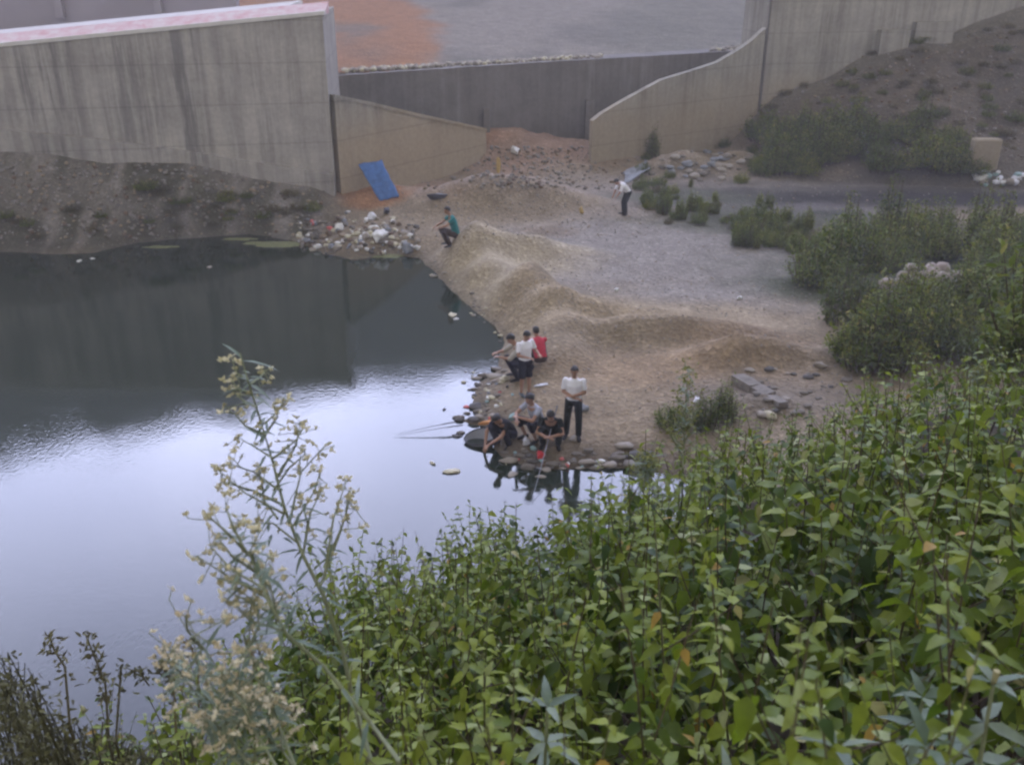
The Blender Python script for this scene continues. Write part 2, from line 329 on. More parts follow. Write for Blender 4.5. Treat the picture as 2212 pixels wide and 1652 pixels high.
def look_up(x, y):
    fx = np.clip((np.asarray(x)-HX[0])/.15, 0, len(HX)-1.001); fy = np.clip((np.asarray(y)-HY[0])/.15, 0, len(HY)-1.001); i = fx.astype(int); j = fy.astype(int); a = fx-i; c = fy-j
    return (HG[j, i]*(1-a)+HG[j, i+1]*a)*(1-c)+(HG[j+1, i]*(1-a)+HG[j+1, i+1]*a)*c
def hit(u, v, t0=3.0, t1=75.0):
    d = ray(u, v); d = d/np.linalg.norm(d); ts = np.arange(t0, t1, .05)
    p = np.array([0, 0, CAM_Z])+np.outer(ts, d); h = np.maximum(look_up(p[:, 0], p[:, 1]), 0)
    i = int(np.argmax(h > p[:, 2])); return np.array([p[i, 0], p[i, 1], float(h[i])])
def ground(x, y): return float(look_up(np.array([x]), np.array([y]))[0])

# ---------------------------------------------------------------- ground sheet
def lines(a, b, seg): 
    out = [a]
    for c, step in seg:
        while out[-1] < c-1e-6: out.append(min(c, out[-1]+step))
    return np.array(out)
gx = lines(-160, 160, [(-60, 10), (-24, 1.5), (-21, .4), (24, .2), (32, .4), (60, 1.5), (160, 10)])
gy = lines(-160, 60, [(-20, 10), (-2, 1.5), (8, .3), (60, .2)])
X, Y = np.meshgrid(gx, gy); Z = H(X, Y)
nx, ny = len(gx), len(gy)
I = (np.arange(ny-1)[:, None]*nx+np.arange(nx-1)[None, :]).ravel()
Fq = np.stack([I, I+1, I+1+nx, I+nx], 1)
base = np.array([.26, .21, .145]); C = np.tile(base, (X.size, 1)); x = X.ravel(); y = Y.ravel(); z = Z.ravel()
def paint(cx, cy, rx, ry, col, k=1.0, soft=.5, seed=0):
    global C
    q = np.hypot((x-cx)/rx, (y-cy)/ry)+.45*fbm(x*.9/max(.4, rx*.4), y*.9/max(.4, ry*.4), 4, seed)
    w = (k*sstep(1+soft, 1-soft, q))[:, None]; C = C*(1-w)+np.array(col)*w
GRAVEL = (.262, .237, .21); TAN = (.34, .27, .175); ORANGE = (.36, .185, .085); PALE = (.40, .335, .225); MUCK = (.03, .027, .026); BROWN = (.20, .155, .11); DGREEN = (.10, .105, .065)
def pp(u, v, rx, ry, col, k=1.0, soft=.5, seed=0): c = G(u, v, .5); paint(c[0], c[1], rx, ry, col, k, soft, seed)
pp(1050, 330, 7, 4.5, (.34, .225, .165), .9, .6, 1); pp(930, 420, 5, 2.2, (.35, .245, .18), .8, .5, 2); pp(800, 440, 1.6, 1.1, ORANGE, .95, .3, 3)
pp(960, 345, 2.5, 1.2, ORANGE, .6, .5, 4); pp(1450, 420, 6, 3.5, (.28, .24, .205), .8, .5, 5)
pp(1480, 560, 6.0, 4.6, GRAVEL, .95, .35, 6); pp(1350, 520, 4, 3, GRAVEL, .9, .4, 7)
pp(1090, 560, 2.6, 1.7, PALE, .8, .5, 8); pp(1030, 620, 1.3, 1.6, PALE, .8, .5, 25); pp(1110, 690, 1.4, 1.0, PALE, .7, .5, 26); pp(940, 545, 1.6, .8, (.38, .32, .24), .8, .5, 27); pp(1090, 440, 3, 1.0, (.34, .28, .235), .7, .4, 9); pp(1180, 500, 1.1, .8, BROWN, .75, .5, 10)
pp(1300, 690, 4.6, 1.6, TAN, .85, .5, 11); pp(1620, 745, 1.8, .8, (.26, .19, .125), .75, .6, 12); pp(1450, 800, 3.2, 1.3, (.30, .215, .13), .75, .6, 13)
pp(1200, 900, 2.6, 1.6, (.30, .235, .155), .8, .5, 14); pp(1260, 975, 2.6, .7, (.15, .115, .075), .8, .5, 15); pp(1060, 900, 1.0, 1.2, (.17, .14, .10), .6, .5, 30); pp(1650, 850, 2.0, 1.0, (.17, .145, .115), .7, .5, 16)
pp(1700, 450, 5, 2.4, (.155, .145, .145), .85, .5, 17); pp(1950, 410, 10, 3.0, (.12, .11, .095), .9, .5, 35); pp(1900, 425, 9.5, 1.5, MUCK, .85, .7, 18); pp(1950, 395, 3, .5, MUCK, .6, .6, 28); pp(1700, 430, 2.2, .5, MUCK, .6, .6, 29); pp(1810, 462, 1.2, .5, (.04, .04, .042), .9, .3, 19); pp(2150, 430, 6, 1.2, MUCK, .9, .4, 20)
pp(2080, 590, 7.0, 4.8, (.06, .07, .038), .95, .3, 21); pp(1750, 398, 8, .5, (.14, .125, .10), .5, .4, 22)
pp(1680, 480, 4.5, 2, (.085, .09, .06), .85, .5, 23); pp(1480, 430, 3, 1.6, (.10, .105, .075), .8, .5, 24)
rs = np.clip(sstep(41, 44, y)*sstep(10, 14, x), 0, 1)[:, None]; f = (fbm(x*.35, y*.35, 4, 31)[:, None]*.5+.5)
C = C*(1-rs)+rs*(np.array([.085, .075, .058])*(1-f)+np.array([.155, .125, .09])*f)
q = rs*sstep(2.6, 0, np.abs(y-(RA[1]+(x-RA[0])*.212)))[:, None]; C = C*(1-q*.7)+q*.7*np.array([.19, .175, .13])
lwy = np.interp(x, [p[0] for p in LW], [p[1] for p in LW])
ls = (sstep(-5.5, -8.5, x)*sstep(lwy-4.2, lwy-3.2, y))[:, None]; f = sstep(-.25, .25, fbm(x*.45, y*.6, 4, 33))[:, None]
f2 = sstep(.05, .35, fbm(x*1.6, y*.5, 4, 37))[:, None]
C = C*(1-ls)+ls*((np.array([.095, .09, .065])*(1-f)+np.array([.165, .15, .125])*f)*(1-f2)+f2*np.array([.23, .21, .185]))
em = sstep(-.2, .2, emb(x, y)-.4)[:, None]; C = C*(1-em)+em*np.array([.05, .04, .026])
sh = sstep(.35, .0, z)[:, None]; C = C*(1-sh*.55)+sh*.55*np.array([.10, .088, .07])
C = np.hstack([np.clip(C, .01, .8), np.ones((len(C), 1))])
g = build('ground', np.stack([x, y, z], 1), [Fq], M['soil'], smooth=True, colv=C); tag(g, kind='structure')
# pond
w = build('water', [(-60, -6, 0), (14, -6, 0), (14, 40, 0), (-60, 40, 0)], [(0, 1, 2, 3)], M['water']); tag(w, kind='structure')
# upstream bed behind the weir
ux = np.arange(-32, 60, .5); uy = np.arange(44, 100, .5); X, Y = np.meshgrid(ux, uy); x = X.ravel(); y = Y.ravel()
dmy = DA[1]+(x-DA[0])*(DB[1]-DA[1])/(DB[0]-DA[0])
z = 4.62+.05*(y-dmy)+.10*fbm(x*.5, y*.5, 4, 41)
oc = on_line(820, 80, (-10, 58), (20, 58)); z = z+.5*np.exp(-((x+8.5)/4.5)**2-((y-52)/9)**2)
C = np.tile(np.array([.235, .21, .18]), (len(x), 1))
ul = np.array([proj((a, b_, c_)) for a, b_, c_ in zip(x, y, z)]) 
q = sstep(.12, -.12, (x+3.6+.124*(y-46)-.8*np.sin((y-45)*.12))/7+.25*fbm(x*.4, y*.25, 4, 43))
C = C*(1-q[:, None])+q[:, None]*np.array([.30, .155, .08])
q = sstep(0, .5, fbm(x*.22, y*.10, 4, 45))[:, None]*.75; C = C*(1-q)+q*np.array([.15, .14, .12]); q = sstep(2, 9, x-.12*(y-50))[:, None]*.6; C = C*(1-q)+q*np.array([.16, .155, .125])
C = np.hstack([C, np.ones((len(C), 1))]); nx, ny = len(ux), len(uy)
I = (np.arange(ny-1)[:, None]*nx+np.arange(nx-1)[None, :]).ravel()
keep = (y[I] > dmy[I]+.35) & ((x[I] > -9.6) | (y[I] > 50))
I = I[keep]
g = build('riverbed', np.stack([x, y, z], 1), [np.stack([I, I+1, I+1+nx, I+nx], 1)], M['soil'], smooth=True, colv=C); tag(g, kind='structure')
# hills all round the far side
na, nr = 260, 46
az = np.linspace(R(-100), R(100), na); rr = 128*np.exp(np.linspace(0, 1.35, nr)); A, RR = np.meshgrid(az, rr)
x = (RR*np.sin(A)).ravel(); y = (RR*np.cos(A)).ravel()
elev = np.interp(np.degrees(A).ravel(), [-100, -60, -30, -15, -8, 3, 15, 30, 60, 100], [14, 22, 22.7, 21.6, 21.3, 20.1, 20.0, 19.5, 15, 8])
k = np.clip((RR.ravel()-128)/190, 0, 1)
zz = 6+(np.tan(np.radians(elev))*RR.ravel()+4)*sstep(0, 1, k)*1.0
zz = zz+sstep(0, .3, k)*(9*fbm(x*.018, y*.018, 4, 51)+6*fbm(x*.07, y*.07, 4, 53))
I = (np.arange(nr-1)[:, None]*na+np.arange(na-1)[None, :]).ravel()
g = build('hills', np.stack([x, y, zz], 1), [np.stack([I, I+1, I+1+na, I+na], 1)], M['hill'], smooth=True); tag(g, kind='structure')
ug = build('far_ground', [(-700, 60, -.5), (700, 60, -.5), (700, 700, -.5), (-700, 700, -.5)], [(0, 1, 2, 3)], M['hill']); tag(ug, kind='structure')

# ---------------------------------------------------------------- concrete works
def wallmesh(pts, thick, back=(0, 1), step=.5):
    """pts: (x, y, zb, zt) along the face; solid wall of that outline"""
    V = []; F = []
    P2 = []
    for a, b_ in zip(pts[:-1], pts[1:]):
        n = max(1, int(math.dist(a[:2], b_[:2])/step))
        P2 += [tuple(a[i]+(b_[i]-a[i])*k/n for i in range(4)) for k in range(n)]
    P2.append(tuple(pts[-1]))
    bl = math.hypot(*back); bx, by = back[0]/bl*thick, back[1]/bl*thick
    for (px, py, zb, zt) in P2: V += [(px, py, zb), (px, py, zt), (px+bx, py+by, zt), (px+bx, py+by, zb)]
    for i in range(len(P2)-1):
        a = 4*i; b_ = a+4
        for k in range(4): F.append((a+k, b_+k, b_+(k+1) % 4, a+(k+1) % 4))
    F.append((0, 1, 2, 3)); e = 4*(len(P2)-1); F.append((e+3, e+2, e+1, e))
    return V, F
# left abutment
tl = on_line(0, 102, LW[1], LW[2]); tr = on_line(693, 33, LW[1], LW[2])
zt = lambda px: tr[2]+(px-LW[2][0])*(tr[2]-tl[2])/(tr[0]-tl[0]) 
o0 = (-7.1, 38.0, 0)
ab = thing('concrete_abutment', o0, 'long streaked grey concrete abutment above the pond with a red and white kerb', 'wall')
pts = [(LW[0][0], LW[0][1], -1, zt(LW[0][0])), (LW[1][0], LW[1][1], -1, zt(LW[1][0])), (LW[2][0], LW[2][1], -1, zt(LW[2][0]))]
V, F = wallmesh(pts, 6.0, (-.10, 1)); build('wall', V, F, M['wall'], ab, o0)
pts = []
for u, v in [(0, 281), (200, 300), (430, 332), (560, 352), (722, 378)]:
    p = on_line(u, v, (LW[1][0], LW[1][1]-.3), (LW[2][0], LW[2][1]-.3)); pts.append((p[0], p[1], -1, p[2]))
pts = [(-45, LW[0][1]-.3, -1, pts[0][3]+1.0)]+pts; pts[-1] = (-7.1, pts[-1][1], -1, pts[-1][3])
V, F = wallmesh(pts, .298, (0, 1)); build('footing', V, F, M['wall'], ab, o0)
mb = MB(); Vc = []; Fc = []
xs = np.linspace(-45, -7.0, 60)
def lwyf(a): return float(np.interp(a, [p[0] for p in LW], [p[1] for p in LW]))
for a in xs: 
    y0 = lwyf(a); zz0 = zt(a)
    Vc += [(a, y0-.06, zz0+.003), (a, y0-.06, zz0+.14), (a, y0+.16, zz0+.14), (a, y0+.16, zz0+.003)]
Fc = [(4*i+k, 4*i+4+k, 4*i+4+(k+1) % 4, 4*i+(k+1) % 4) for i in range(len(xs)-1) for k in range(4)]+[(0, 1, 2, 3), (4*len(xs)-1, 4*len(xs)-2, 4*len(xs)-3, 4*len(xs)-4)]
build('coping', Vc, Fc, M['coping'], ab, o0)
Vc = []
for a in xs:
    y0 = lwyf(a)+.163; zz0 = zt(a)
    Vc += [(a, y0, zz0+.003), (a, y0, zz0+.12), (a, y0+.75, zz0+.42), (a, y0+.75, zz0+.003)]
build('painted_kerb', Vc, Fc, M['red_paint'], ab, o0)
Vc = []
for a in xs[:-3]:
    y0 = lwyf(a)+.92; zz0 = zt(a)
    Vc += [(a, y0, zz0+.003), (a, y0, zz0+.30), (a, y0+4.9, zz0+.42), (a, y0+4.9, zz0+.003)]
n_ = len(xs)-3
Fd = [(4*i+k, 4*i+4+k, 4*i+4+(k+1) % 4, 4*i+(k+1) % 4) for i in range(n_-1) for k in range(4)]+[(0, 1, 2, 3), (4*n_-1, 4*n_-2, 4*n_-3, 4*n_-4)]
build('deck', Vc, Fd, M['deck'], ab, o0)
# end pier of the abutment, the pale strip at the corner
V, F = wallmesh([(-7.098, 37.99, -1, tr[2]-.02), (-7.90, 43.9, -1, tr[2]-.3)], .35, (-1, -.02)); build('end_pier', V, F, M['coping' if 0 else 'wall'], ab, o0)
# wall behind the deck
rw = thing('retaining_wall', (-20, 45, 6), 'plain violet grey concrete wall standing behind the deck at top left', 'wall')
V, F = wallmesh([(-50, 43.0, 5, 8.5), (-25, 45.4, 5, 8.5), (-12.6, 46.6, 5, 8.5)], .6); build('wall', V, F, M['farwall'], rw, (-20, 45, 6))
mb = MB()
for px in (-24.5, -20.3, -16.0): mb = MB(); mb.box((px, 45.4+(px+25)*.097-.16, 7.7), (.35, .3, 1.2)); mb.obj('buttress', M['farwall'], rw, (-20, 45, 6))
# left wing
wl_ = thing('wing_wall', (WL_A[0], WL_A[1], 0), 'yellow stained concrete wing wall sloping down from the abutment corner, left of the weir', 'wall')
pts = []
for u, v in [(722, 206), (800, 222), (900, 246), (1000, 268), (1050, 279)]:
    p = on_line(u, v, WL_A, WL_B); pts.append((p[0], p[1], -1, p[2]))
V, F = wallmesh(pts, .6, (-.6, .8)); build('wall', V, F, M['wing'], wl_, (WL_A[0], WL_A[1], 0))
mb = MB(); V2 = [(p[0]+.04, p[1]-.05, p[3]-.10, p[3]+.03) for p in pts]; V, F = wallmesh(V2, .14, (-.6, .8)); build('coping', V, F, M['wing'], wl_, (WL_A[0], WL_A[1], 0))
# weir
wr = thing('weir', (1.5, 49, 0), 'dark water stained concrete weir face holding back the upper gravel bed', 'weir')
V, F = wallmesh([(DA[0], DA[1], -1, 4.80), (1, DA[1]+(1-DA[0])*.5366, -1, 4.86), (DB[0], DB[1], -1, 4.86)], 1.5, (-.47, .88)); build('face', V, F, M['dam'], wr, (1.5, 49, 0))
for u, w_ in ((1052, .3), (1272, .45)):
    p = on_line(u, 300, DA, DB); mb = MB(); mb.box((p[0], p[1]-.2, 1.2), (w_, .35, 3.4)); mb.obj('pilaster', M['dam'], wr, (1.5, 49, 0))
# right wing
wq = thing('wing_wall', (WR_A[0], WR_A[1], 0), 'pale concrete wing wall with a rising curved top, right of the weir', 'wall')
pts = []
for u, v in [(1280, 262), (1300, 246), (1340, 222), (1380, 200), (1430, 173), (1490, 155), (1550, 135), (1590, 112), (1625, 88), (1655, 60)]:
    p = on_line(u, v, WR_A, WR_B); pts.append((p[0], p[1], -1, p[2]))
V, F = wallmesh(pts, .35, (-.3, .95)); build('wall', V, F, M['rwall'], wq, (WR_A[0], WR_A[1], 0))
# right abutment
rabt = thing('concrete_abutment', (13, 51.5, 0), 'tall pale concrete abutment at top right above the dark dump slope', 'wall')
V, F = wallmesh([(12.55, 53.2, -1, 12), (RA[0]+.05, RA[1]+.02, -1, 12), (RB[0], RB[1], -1, 12)], 1.2, (-.1, 1)); build('wall', V, F, M['rwall'], rabt, (13, 51.5, 0))
for (u, v, w_, hh) in ((1925, 95, 1.5, 1.9), (2010, 78, 2.0, 1.5)):
    p = on_line(u, v, (RA[0], RA[1]-.3), (RB[0], RB[1]-.3)); mb = MB(); mb.box((p[0], p[1]-.1, p[2]-hh/2+.7), (w_, .7, hh)); mb.obj('step', M['rwall'], rabt, (13, 51.5, 0))
p = on_line(1655, 70, (RA[0], RA[1]-.02), (RB[0], RB[1]-.02)); mb = MB(); mb.box((13.05, 51.47, 4), (.09, .12, 9)); mb.obj('joint', M['dam'], rabt, (13, 51.5, 0))
# far road bank at the very top
fb = thing('road_bank', (5, 104, 5), 'pinkish road bank crossing the valley at the top edge', 'embankment')
V, F = wallmesh([(-60, 88, 3, 8.6), (0, 90, 3, 6.9), (60, 98, 3, 6.5)], 8); build('bank', V, F, M['pinkroad'], fb, (5, 104, 5))
# ---------------------------------------------------------------- people
def cloth(name, c, var=.18):
    m, n, l, b = mat(name); v = coords(n, l); f = noise(n, l, v, 9, 5)
    l.new(ramp(n, l, f, [(.3, tuple(x*(1-var) for x in c)), (.7, tuple(min(1, x*(1+var)) for x in c))]), b.inputs['Base Color'])
    b.inputs['Roughness'].default_value = .9; b.inputs['Specular IOR Level'].default_value = .15; bump(n, l, f, b, .6, .03); return m
CL = dict(white=cloth('white_cotton', (.86, .86, .90), .05), lilac=cloth('pale_lilac_cotton', (.60, .60, .68), .1), beige=cloth('beige_cotton', (.40, .37, .31)), grey=cloth('grey_cotton', (.36, .38, .45)),
          black=cloth('black_cotton', (.016, .017, .022)), navy=cloth('navy_cloth', (.018, .019, .034)), charcoal=cloth('charcoal_cloth', (.014, .018, .02)), teal=cloth('teal_cotton', (.03, .20, .21)),
          red=cloth('red_cotton', (.50, .05, .08)), brown=cloth('brown_cloth', (.06, .045, .045)), shoe=cloth('dark_shoe', (.03, .03, .035)), slipper=cloth('grey_slipper', (.09, .11, .13)))
M['eye'] = plain('dark_eye', (.01, .008, .007), .3, .1)
M['lip'] = plain('lips', (.22, .08, .06), .6, .1)
def vec(*a): return Vector(a)
class Body:
    """closed tapered pieces that a voxel remesh fuses into one surface"""
    def __init__(s): s.V = []; s.F = []
    def loft(s, cs, ab, side, n=14, sq=1.0):
        cs = [Vector(c) for c in cs]; N = len(cs); base = len(s.V); side = Vector(side).normalized()
        for i, c in enumerate(cs):
            d = (cs[min(i+1, N-1)]-cs[max(i-1, 0)]).normalized(); sd = (side-d*side.dot(d)).normalized(); f = d.cross(sd)
            a, b_ = ab[i]
            for k in range(n):
                an = 2*math.pi*k/n; ca, sa = math.cos(an), math.sin(an)
                ca = math.copysign(abs(ca)**sq, ca); sa = math.copysign(abs(sa)**sq, sa)
                s.V.append(tuple(c+sd*a*ca+f*b_*sa))
        for i in range(N-1):
            for k in range(n): s.F.append((base+i*n+k, base+i*n+(k+1) % n, base+(i+1)*n+(k+1) % n, base+(i+1)*n+k))
        s.F.append(tuple(base+k for k in range(n))[::-1]); s.F.append(tuple(base+(N-1)*n+k for k in range(n)))
    def cap(s, p0, r0, p1, r1, flat1=False, flat0=False):
        p0, p1 = Vector(p0), Vector(p1); d = (p1-p0); L = d.length; d = d/L if L > 1e-6 else Vector((0, 0, 1))
        side = d.cross(Vector((.13, .31, .94))); side.normalize(); cs = []; rs = []
        if not flat0:
            for t in (1, .8, .45): cs.append(p0-d*r0*t); rs.append(r0*max(.06, math.sqrt(max(0, 1-t*t))))
        m = 5
        for k in range(m+1): cs.append(p0+(p1-p0)*k/m); rs.append(r0+(r1-r0)*k/m)
        if not flat1:
            for t in (.45, .8, 1): cs.append(p1+d*r1*t); rs.append(r1*max(.06, math.sqrt(max(0, 1-t*t))))
        s.loft(cs, [(r, r) for r in rs], side, 12)
    def ell(s, c, r, rot=None, sub=2):
        V, F = ico(sub); b_ = len(s.V)
        for v in V:
            q = Vector((v[0]*r[0], v[1]*r[1], v[2]*r[2])); 
            if rot is not None: q = rot @ q
            s.V.append(tuple(Vector(c)+q))
        s.F += [tuple(int(i)+b_ for i in f) for f in F]
    def obj(s, name, m, parent, vox=.011, smooth=3):
        o = build(name, s.V, s.F, m, parent)
        r = o.modifiers.new('fuse', 'REMESH'); r.mode = 'VOXEL'; r.voxel_size = vox; r.use_smooth_shade = True
        if smooth: q = o.modifiers.new('soften', 'SMOOTH'); q.iterations = smooth; q.factor = .5
        bpy.context.view_layer.update(); dg = bpy.context.evaluated_depsgraph_get()
        me = bpy.data.meshes.new_from_object(o.evaluated_get(dg)); o.modifiers.clear(); o.data = me
        if not me.materials: me.materials.append(m)
        return o
STAND = dict(pelvis=(0, 0, .93), waist=(0, 0, 1.06), chest=(0, .01, 1.27), neck=(0, .0, 1.44), head=(0, .03, 1.585), shL=(-.185, 0, 1.385), shR=(.185, 0, 1.385), elL=(-.24, -.02, 1.10), elR=(.24, -.02, 1.10), wrL=(-.22, .08, .86), wrR=(.22, .08, .86),
             hipL=(-.09, 0, .90), hipR=(.09, 0, .90), knL=(-.10, .02, .48), knR=(.10, .02, .48), anL=(-.11, -.02, .085), anR=(.11, -.02, .085), look=(0, 1, -.35))
SQUAT = dict(pelvis=(0, -.20, .23), waist=(0, -.14, .36), chest=(0, .0, .53), neck=(0, .11, .68), head=(0, .19, .80), shL=(-.185, .05, .63), shR=(.185, .05, .63), elL=(-.24, .28, .47), elR=(.24, .28, .47), wrL=(-.05, .44, .50), wrR=(.05, .44, .50),
             hipL=(-.09, -.18, .21), hipR=(.09, -.18, .21), knL=(-.19, .22, .46), knR=(.19, .22, .46), anL=(-.16, .05, .085), anR=(.16, .05, .085), look=(0, .75, -.65))
def person(label, at, rz, pose, over, shirt, pants, pantlen=1.0, sleeve=.55, shoes='shoe', scale=1.0, far=False, hairlong=0, group='people at the pond'):
    J = dict(pose); J.update(over); J = {k: Vector(v)*scale for k, v in J.items()}
    s = scale; vox = .016 if far else .0085
    root = thing('person', at, label, 'person', group, rz)
    side = (J['shR']-J['shL']).normalized()
    B = Body()
    # trunk
    up = (J['neck']-J['pelvis']).normalized(); fwd = up.cross(side)*-1
    tr = [J['pelvis']-up*.09*s, J['pelvis'], J['waist'], J['chest'], J['neck']-up*.05*s, J['neck']]
    B.loft(tr, [(.10*s, .08*s), (.155*s, .105*s), (.135*s, .095*s), (.165*s, .11*s), (.13*s, .075*s), (.055*s, .055*s)], side, 16)
    # neck and head
    look = J['look'].normalized(); hc = J['head']
    B.cap(J['neck']-up*.03*s, .056*s, hc+Vector((0, 0, -.02*s))-look*.02*s, .052*s)
    hx = side-look*side.dot(look); hx.normalize(); hz = hx.cross(look); 
    if hz.z < 0: hz = -hz
    Rm = Matrix((hx, look, hz)).transposed()
    hp = lambda a, b_, c: hc+Rm @ Vector((a*s, b_*s, c*s))
    B.ell(hc+Rm @ Vector((0, -.005, .022))*s, (.077*s, .095*s, .095*s), Rm)
    B.ell(hp(0, .022, -.045), (.058*s, .068*s, .068*s), Rm)      # jaw
    B.ell(hp(0, .052, -.088), (.026*s, .024*s, .022*s), Rm)      # chin
    B.loft([hp(0, .082, .022), hp(0, .104, -.018), hp(0, .095, -.03)], [(.009*s, .01*s), (.016*s, .014*s), (.012*s, .01*s)], hx, 8)   # nose
    for sx in (-1, 1):
        B.ell(hp(sx*.079, -.008, -.005), (.011*s, .02*s, .032*s), Rm, 1)
        B.ell(hp(sx*.035, .076, .032), (.022*s, .012*s, .008*s), Rm, 1)     # brow
    # arms and hands
    for q, sx in (('L', -1), ('R', 1)):
        sh, el, wr_ = J['sh'+q], J['el'+q], J['wr'+q]
        B.cap(sh-up*.015*s, .050*s, el, .040*s); B.cap(el, .042*s, wr_, .027*s)
        d = J.get('hd'+q, (wr_-el)/s).normalized(); n_ = J.get('pn'+q, Vector((0, 0, -1))); n_ = (n_-d*n_.dot(d))
        n_ = n_.normalized() if n_.length > .05 else d.orthogonal().normalized(); a_ = d.cross(n_)*sx    # a_: towards the thumb
        B.loft([wr_-d*.01*s, wr_+d*.03*s, wr_+d*.065*s, wr_+d*.085*s], [(.026*s, .019*s), (.036*s, .016*s), (.040*s, .014*s), (.036*s, .011*s)], a_, 10)
        for k, (ln, off) in enumerate(((.072, .029), (.080, .010), (.075, -.010), (.058, -.028))):
            p0 = wr_+d*.080*s+a_*off*s; p1 = p0+(d*.95+n_*.30+a_*off*1.5)*ln*.5*s; p2 = p1+(d*.62+n_*.78)*ln*.5*s
            B.cap(p0, .0095*s, p1, .0088*s); B.cap(p1, .0088*s, p2, .0075*s)
        p0 = wr_+d*.03*s+a_*.03*s; p1 = p0+(d*.6+a_*.75+n_*.25)*.036*s; p2 = p1+(d*.85+n_*.4+a_*.1)*.03*s
        B.cap(p0, .0125*s, p1, .0105*s); B.cap(p1, .0105*s, p2, .0085*s)
        # legs
        hi, kn, an = J['hip'+q], J['kn'+q], J['an'+q]
        B.cap(hi, .083*s, kn, .054*s); m1 = kn+(an-kn)*.3; back = (kn-hi).cross(side)
        B.cap(kn, .053*s, m1, .053*s); B.cap(m1, .053*s, an, .034*s)
        fd = J.get('ft'+q, Vector((sx*.18, 1, 0))).normalized()
        B.loft([an-fd*.05*s+vec(0, 0, -.035)*s, an+vec(0, 0, -.04)*s, an+fd*.09*s+vec(0, 0, -.055)*s, an+fd*.17*s+vec(0, 0, -.065)*s], [(.028*s, .035*s), (.034*s, .036*s), (.04*s, .024*s), (.03*s, .014*s)], fd.cross(vec(0, 0, 1)), 10)
    B.obj('body', M['skin'], root, vox)
    # shirt
    S = Body(); g = .016*s
    S.loft([J['pelvis']+up*.0*s, J['waist'], J['chest'], (J['shL']+J['shR'])*.5-up*.01*s, J['neck']-up*.035*s, J['neck']-up*.005*s], [(.168*s, .122*s), (.158*s, .118*s), (.180*s, .125*s), (.178*s, .088*s), (.115*s, .072*s), (.064*s, .062*s)], side, 18)
    for q in 'LR':
        sh, el, wr_ = J['sh'+q], J['el'+q], J['wr'+q]
        if sleeve <= 1: S.cap(sh-up*.018*s, .062*s, sh+(el-sh)*sleeve*1.05 if sleeve < .8 else el, .058*s, flat1=True)
        else: S.cap(sh, .072*s, el, .056*s); S.cap(el, .056*s, el+(wr_-el)*(sleeve-1), .044*s, flat1=True)
    S.obj('shirt', CL[shirt], root, .014 if far else .011)
    T = Body()
    T.loft([J['pelvis']-up*.11*s, J['pelvis']-up*.03*s, J['pelvis']+up*.05*s, J['waist']-up*.04*s], [(.13*s, .11*s), (.168*s, .125*s), (.162*s, .118*s), (.145*s, .108*s)], side, 18)
    for q in 'LR':
        hi, kn, an = J['hip'+q], J['kn'+q], J['an'+q]
        if pantlen <= .5: T.cap(hi, .105*s, kn, .088*s, flat1=True)
        else:
            e = kn+(an-kn)*min(1, (pantlen-.5)*2); T.cap(hi, .10*s, kn, .077*s); T.cap(kn, .078*s, e, .066*s, flat1=True)
    T.obj('trousers', CL[pants], root, .014 if far else .011)
    # hair: a shell over the back and top of the skull
    Hh = MB(); V, F = ico(3); sel = {}
    for i, v in enumerate(V):
        if v[2] > (-.14+.60*v[1] if v[1] > 0 else -.14+1.2*v[1]) or (v[1] < -.1 and v[2] > -.55-hairlong): sel[i] = len(sel)
    hv = []
    for i in sel:
        v = V[i]; r = 1.0+.05*rng.uniform(-1, 1); hv.append(hp(v[0]*.087*r, -.008+v[1]*.105*r, .028+v[2]*.105*r))
    inner = [hp(V[i][0]*.06, V[i][1]*.075, .02+V[i][2]*.075) for i in sel]
    fs = [tuple(sel[int(k)] for k in f) for f in F if all(int(k) in sel for k in f)]; nn = len(hv)
    Hh.add(hv+inner, fs+[tuple(k+nn for k in f[::-1]) for f in fs]); Hh.obj('hair', M['hair'], root, smooth=True)
    for sx in (-1, 1):
        E = MB(); V, F = ico(1); E.add([hp(sx*.032+v[0]*.013, .083+v[1]*.006, .012+v[2]*.006) for v in V], F); E.obj('eye', M['eye'], root, smooth=True)
    E = MB(); E.add([hp(v[0]*.022, .084+v[1]*.006, -.056+v[2]*.006) for v in V], F); E.obj('mouth', M['lip'], root, smooth=True)
    for q, sx in (('L', -1), ('R', 1)):
        an = J['an'+q]; fd = J.get('ft'+q, Vector((sx*.18, 1, 0))).normalized(); Sh = Body(); sd2 = fd.cross(vec(0, 0, 1))
        Sh.loft([an-fd*.07*s+vec(0, 0, -.045)*s, an+vec(0, 0, -.042)*s, an+fd*.09*s+vec(0, 0, -.052)*s, an+fd*.18*s+vec(0, 0, -.062)*s, an+fd*.20*s+vec(0, 0, -.066)*s],
                [(.032*s, .040*s), (.044*s, .046*s), (.050*s, .034*s), (.040*s, .022*s), (.022*s, .014*s)], sd2, 12)
        Sh.obj('shoe', CL[shoes], root, .012)
    return root
def face(dx, dy): return math.atan2(-dx, dy)        # turn a figure so that it faces (dx, dy)
p = hit(1237, 946)
person('man in a white short-sleeved shirt and dark trousers standing with folded arms', p, face(-.15, -1), STAND,
       dict(elL=(-.225, .02, 1.11), elR=(.225, .02, 1.11), wrL=(.02, .24, 1.10), wrR=(-.04, .21, 1.04), hdL=(1, -.1, .1), hdR=(-1, .05, .0), anL=(-.13, .03, .085), anR=(.15, -.03, .085), knL=(-.12, .04, .48), knR=(.13, .01, .48), look=(.05, 1, -.3)),
       'white', 'charcoal', 1.0, .75, scale=1.0)
p = hit(1134, 853)
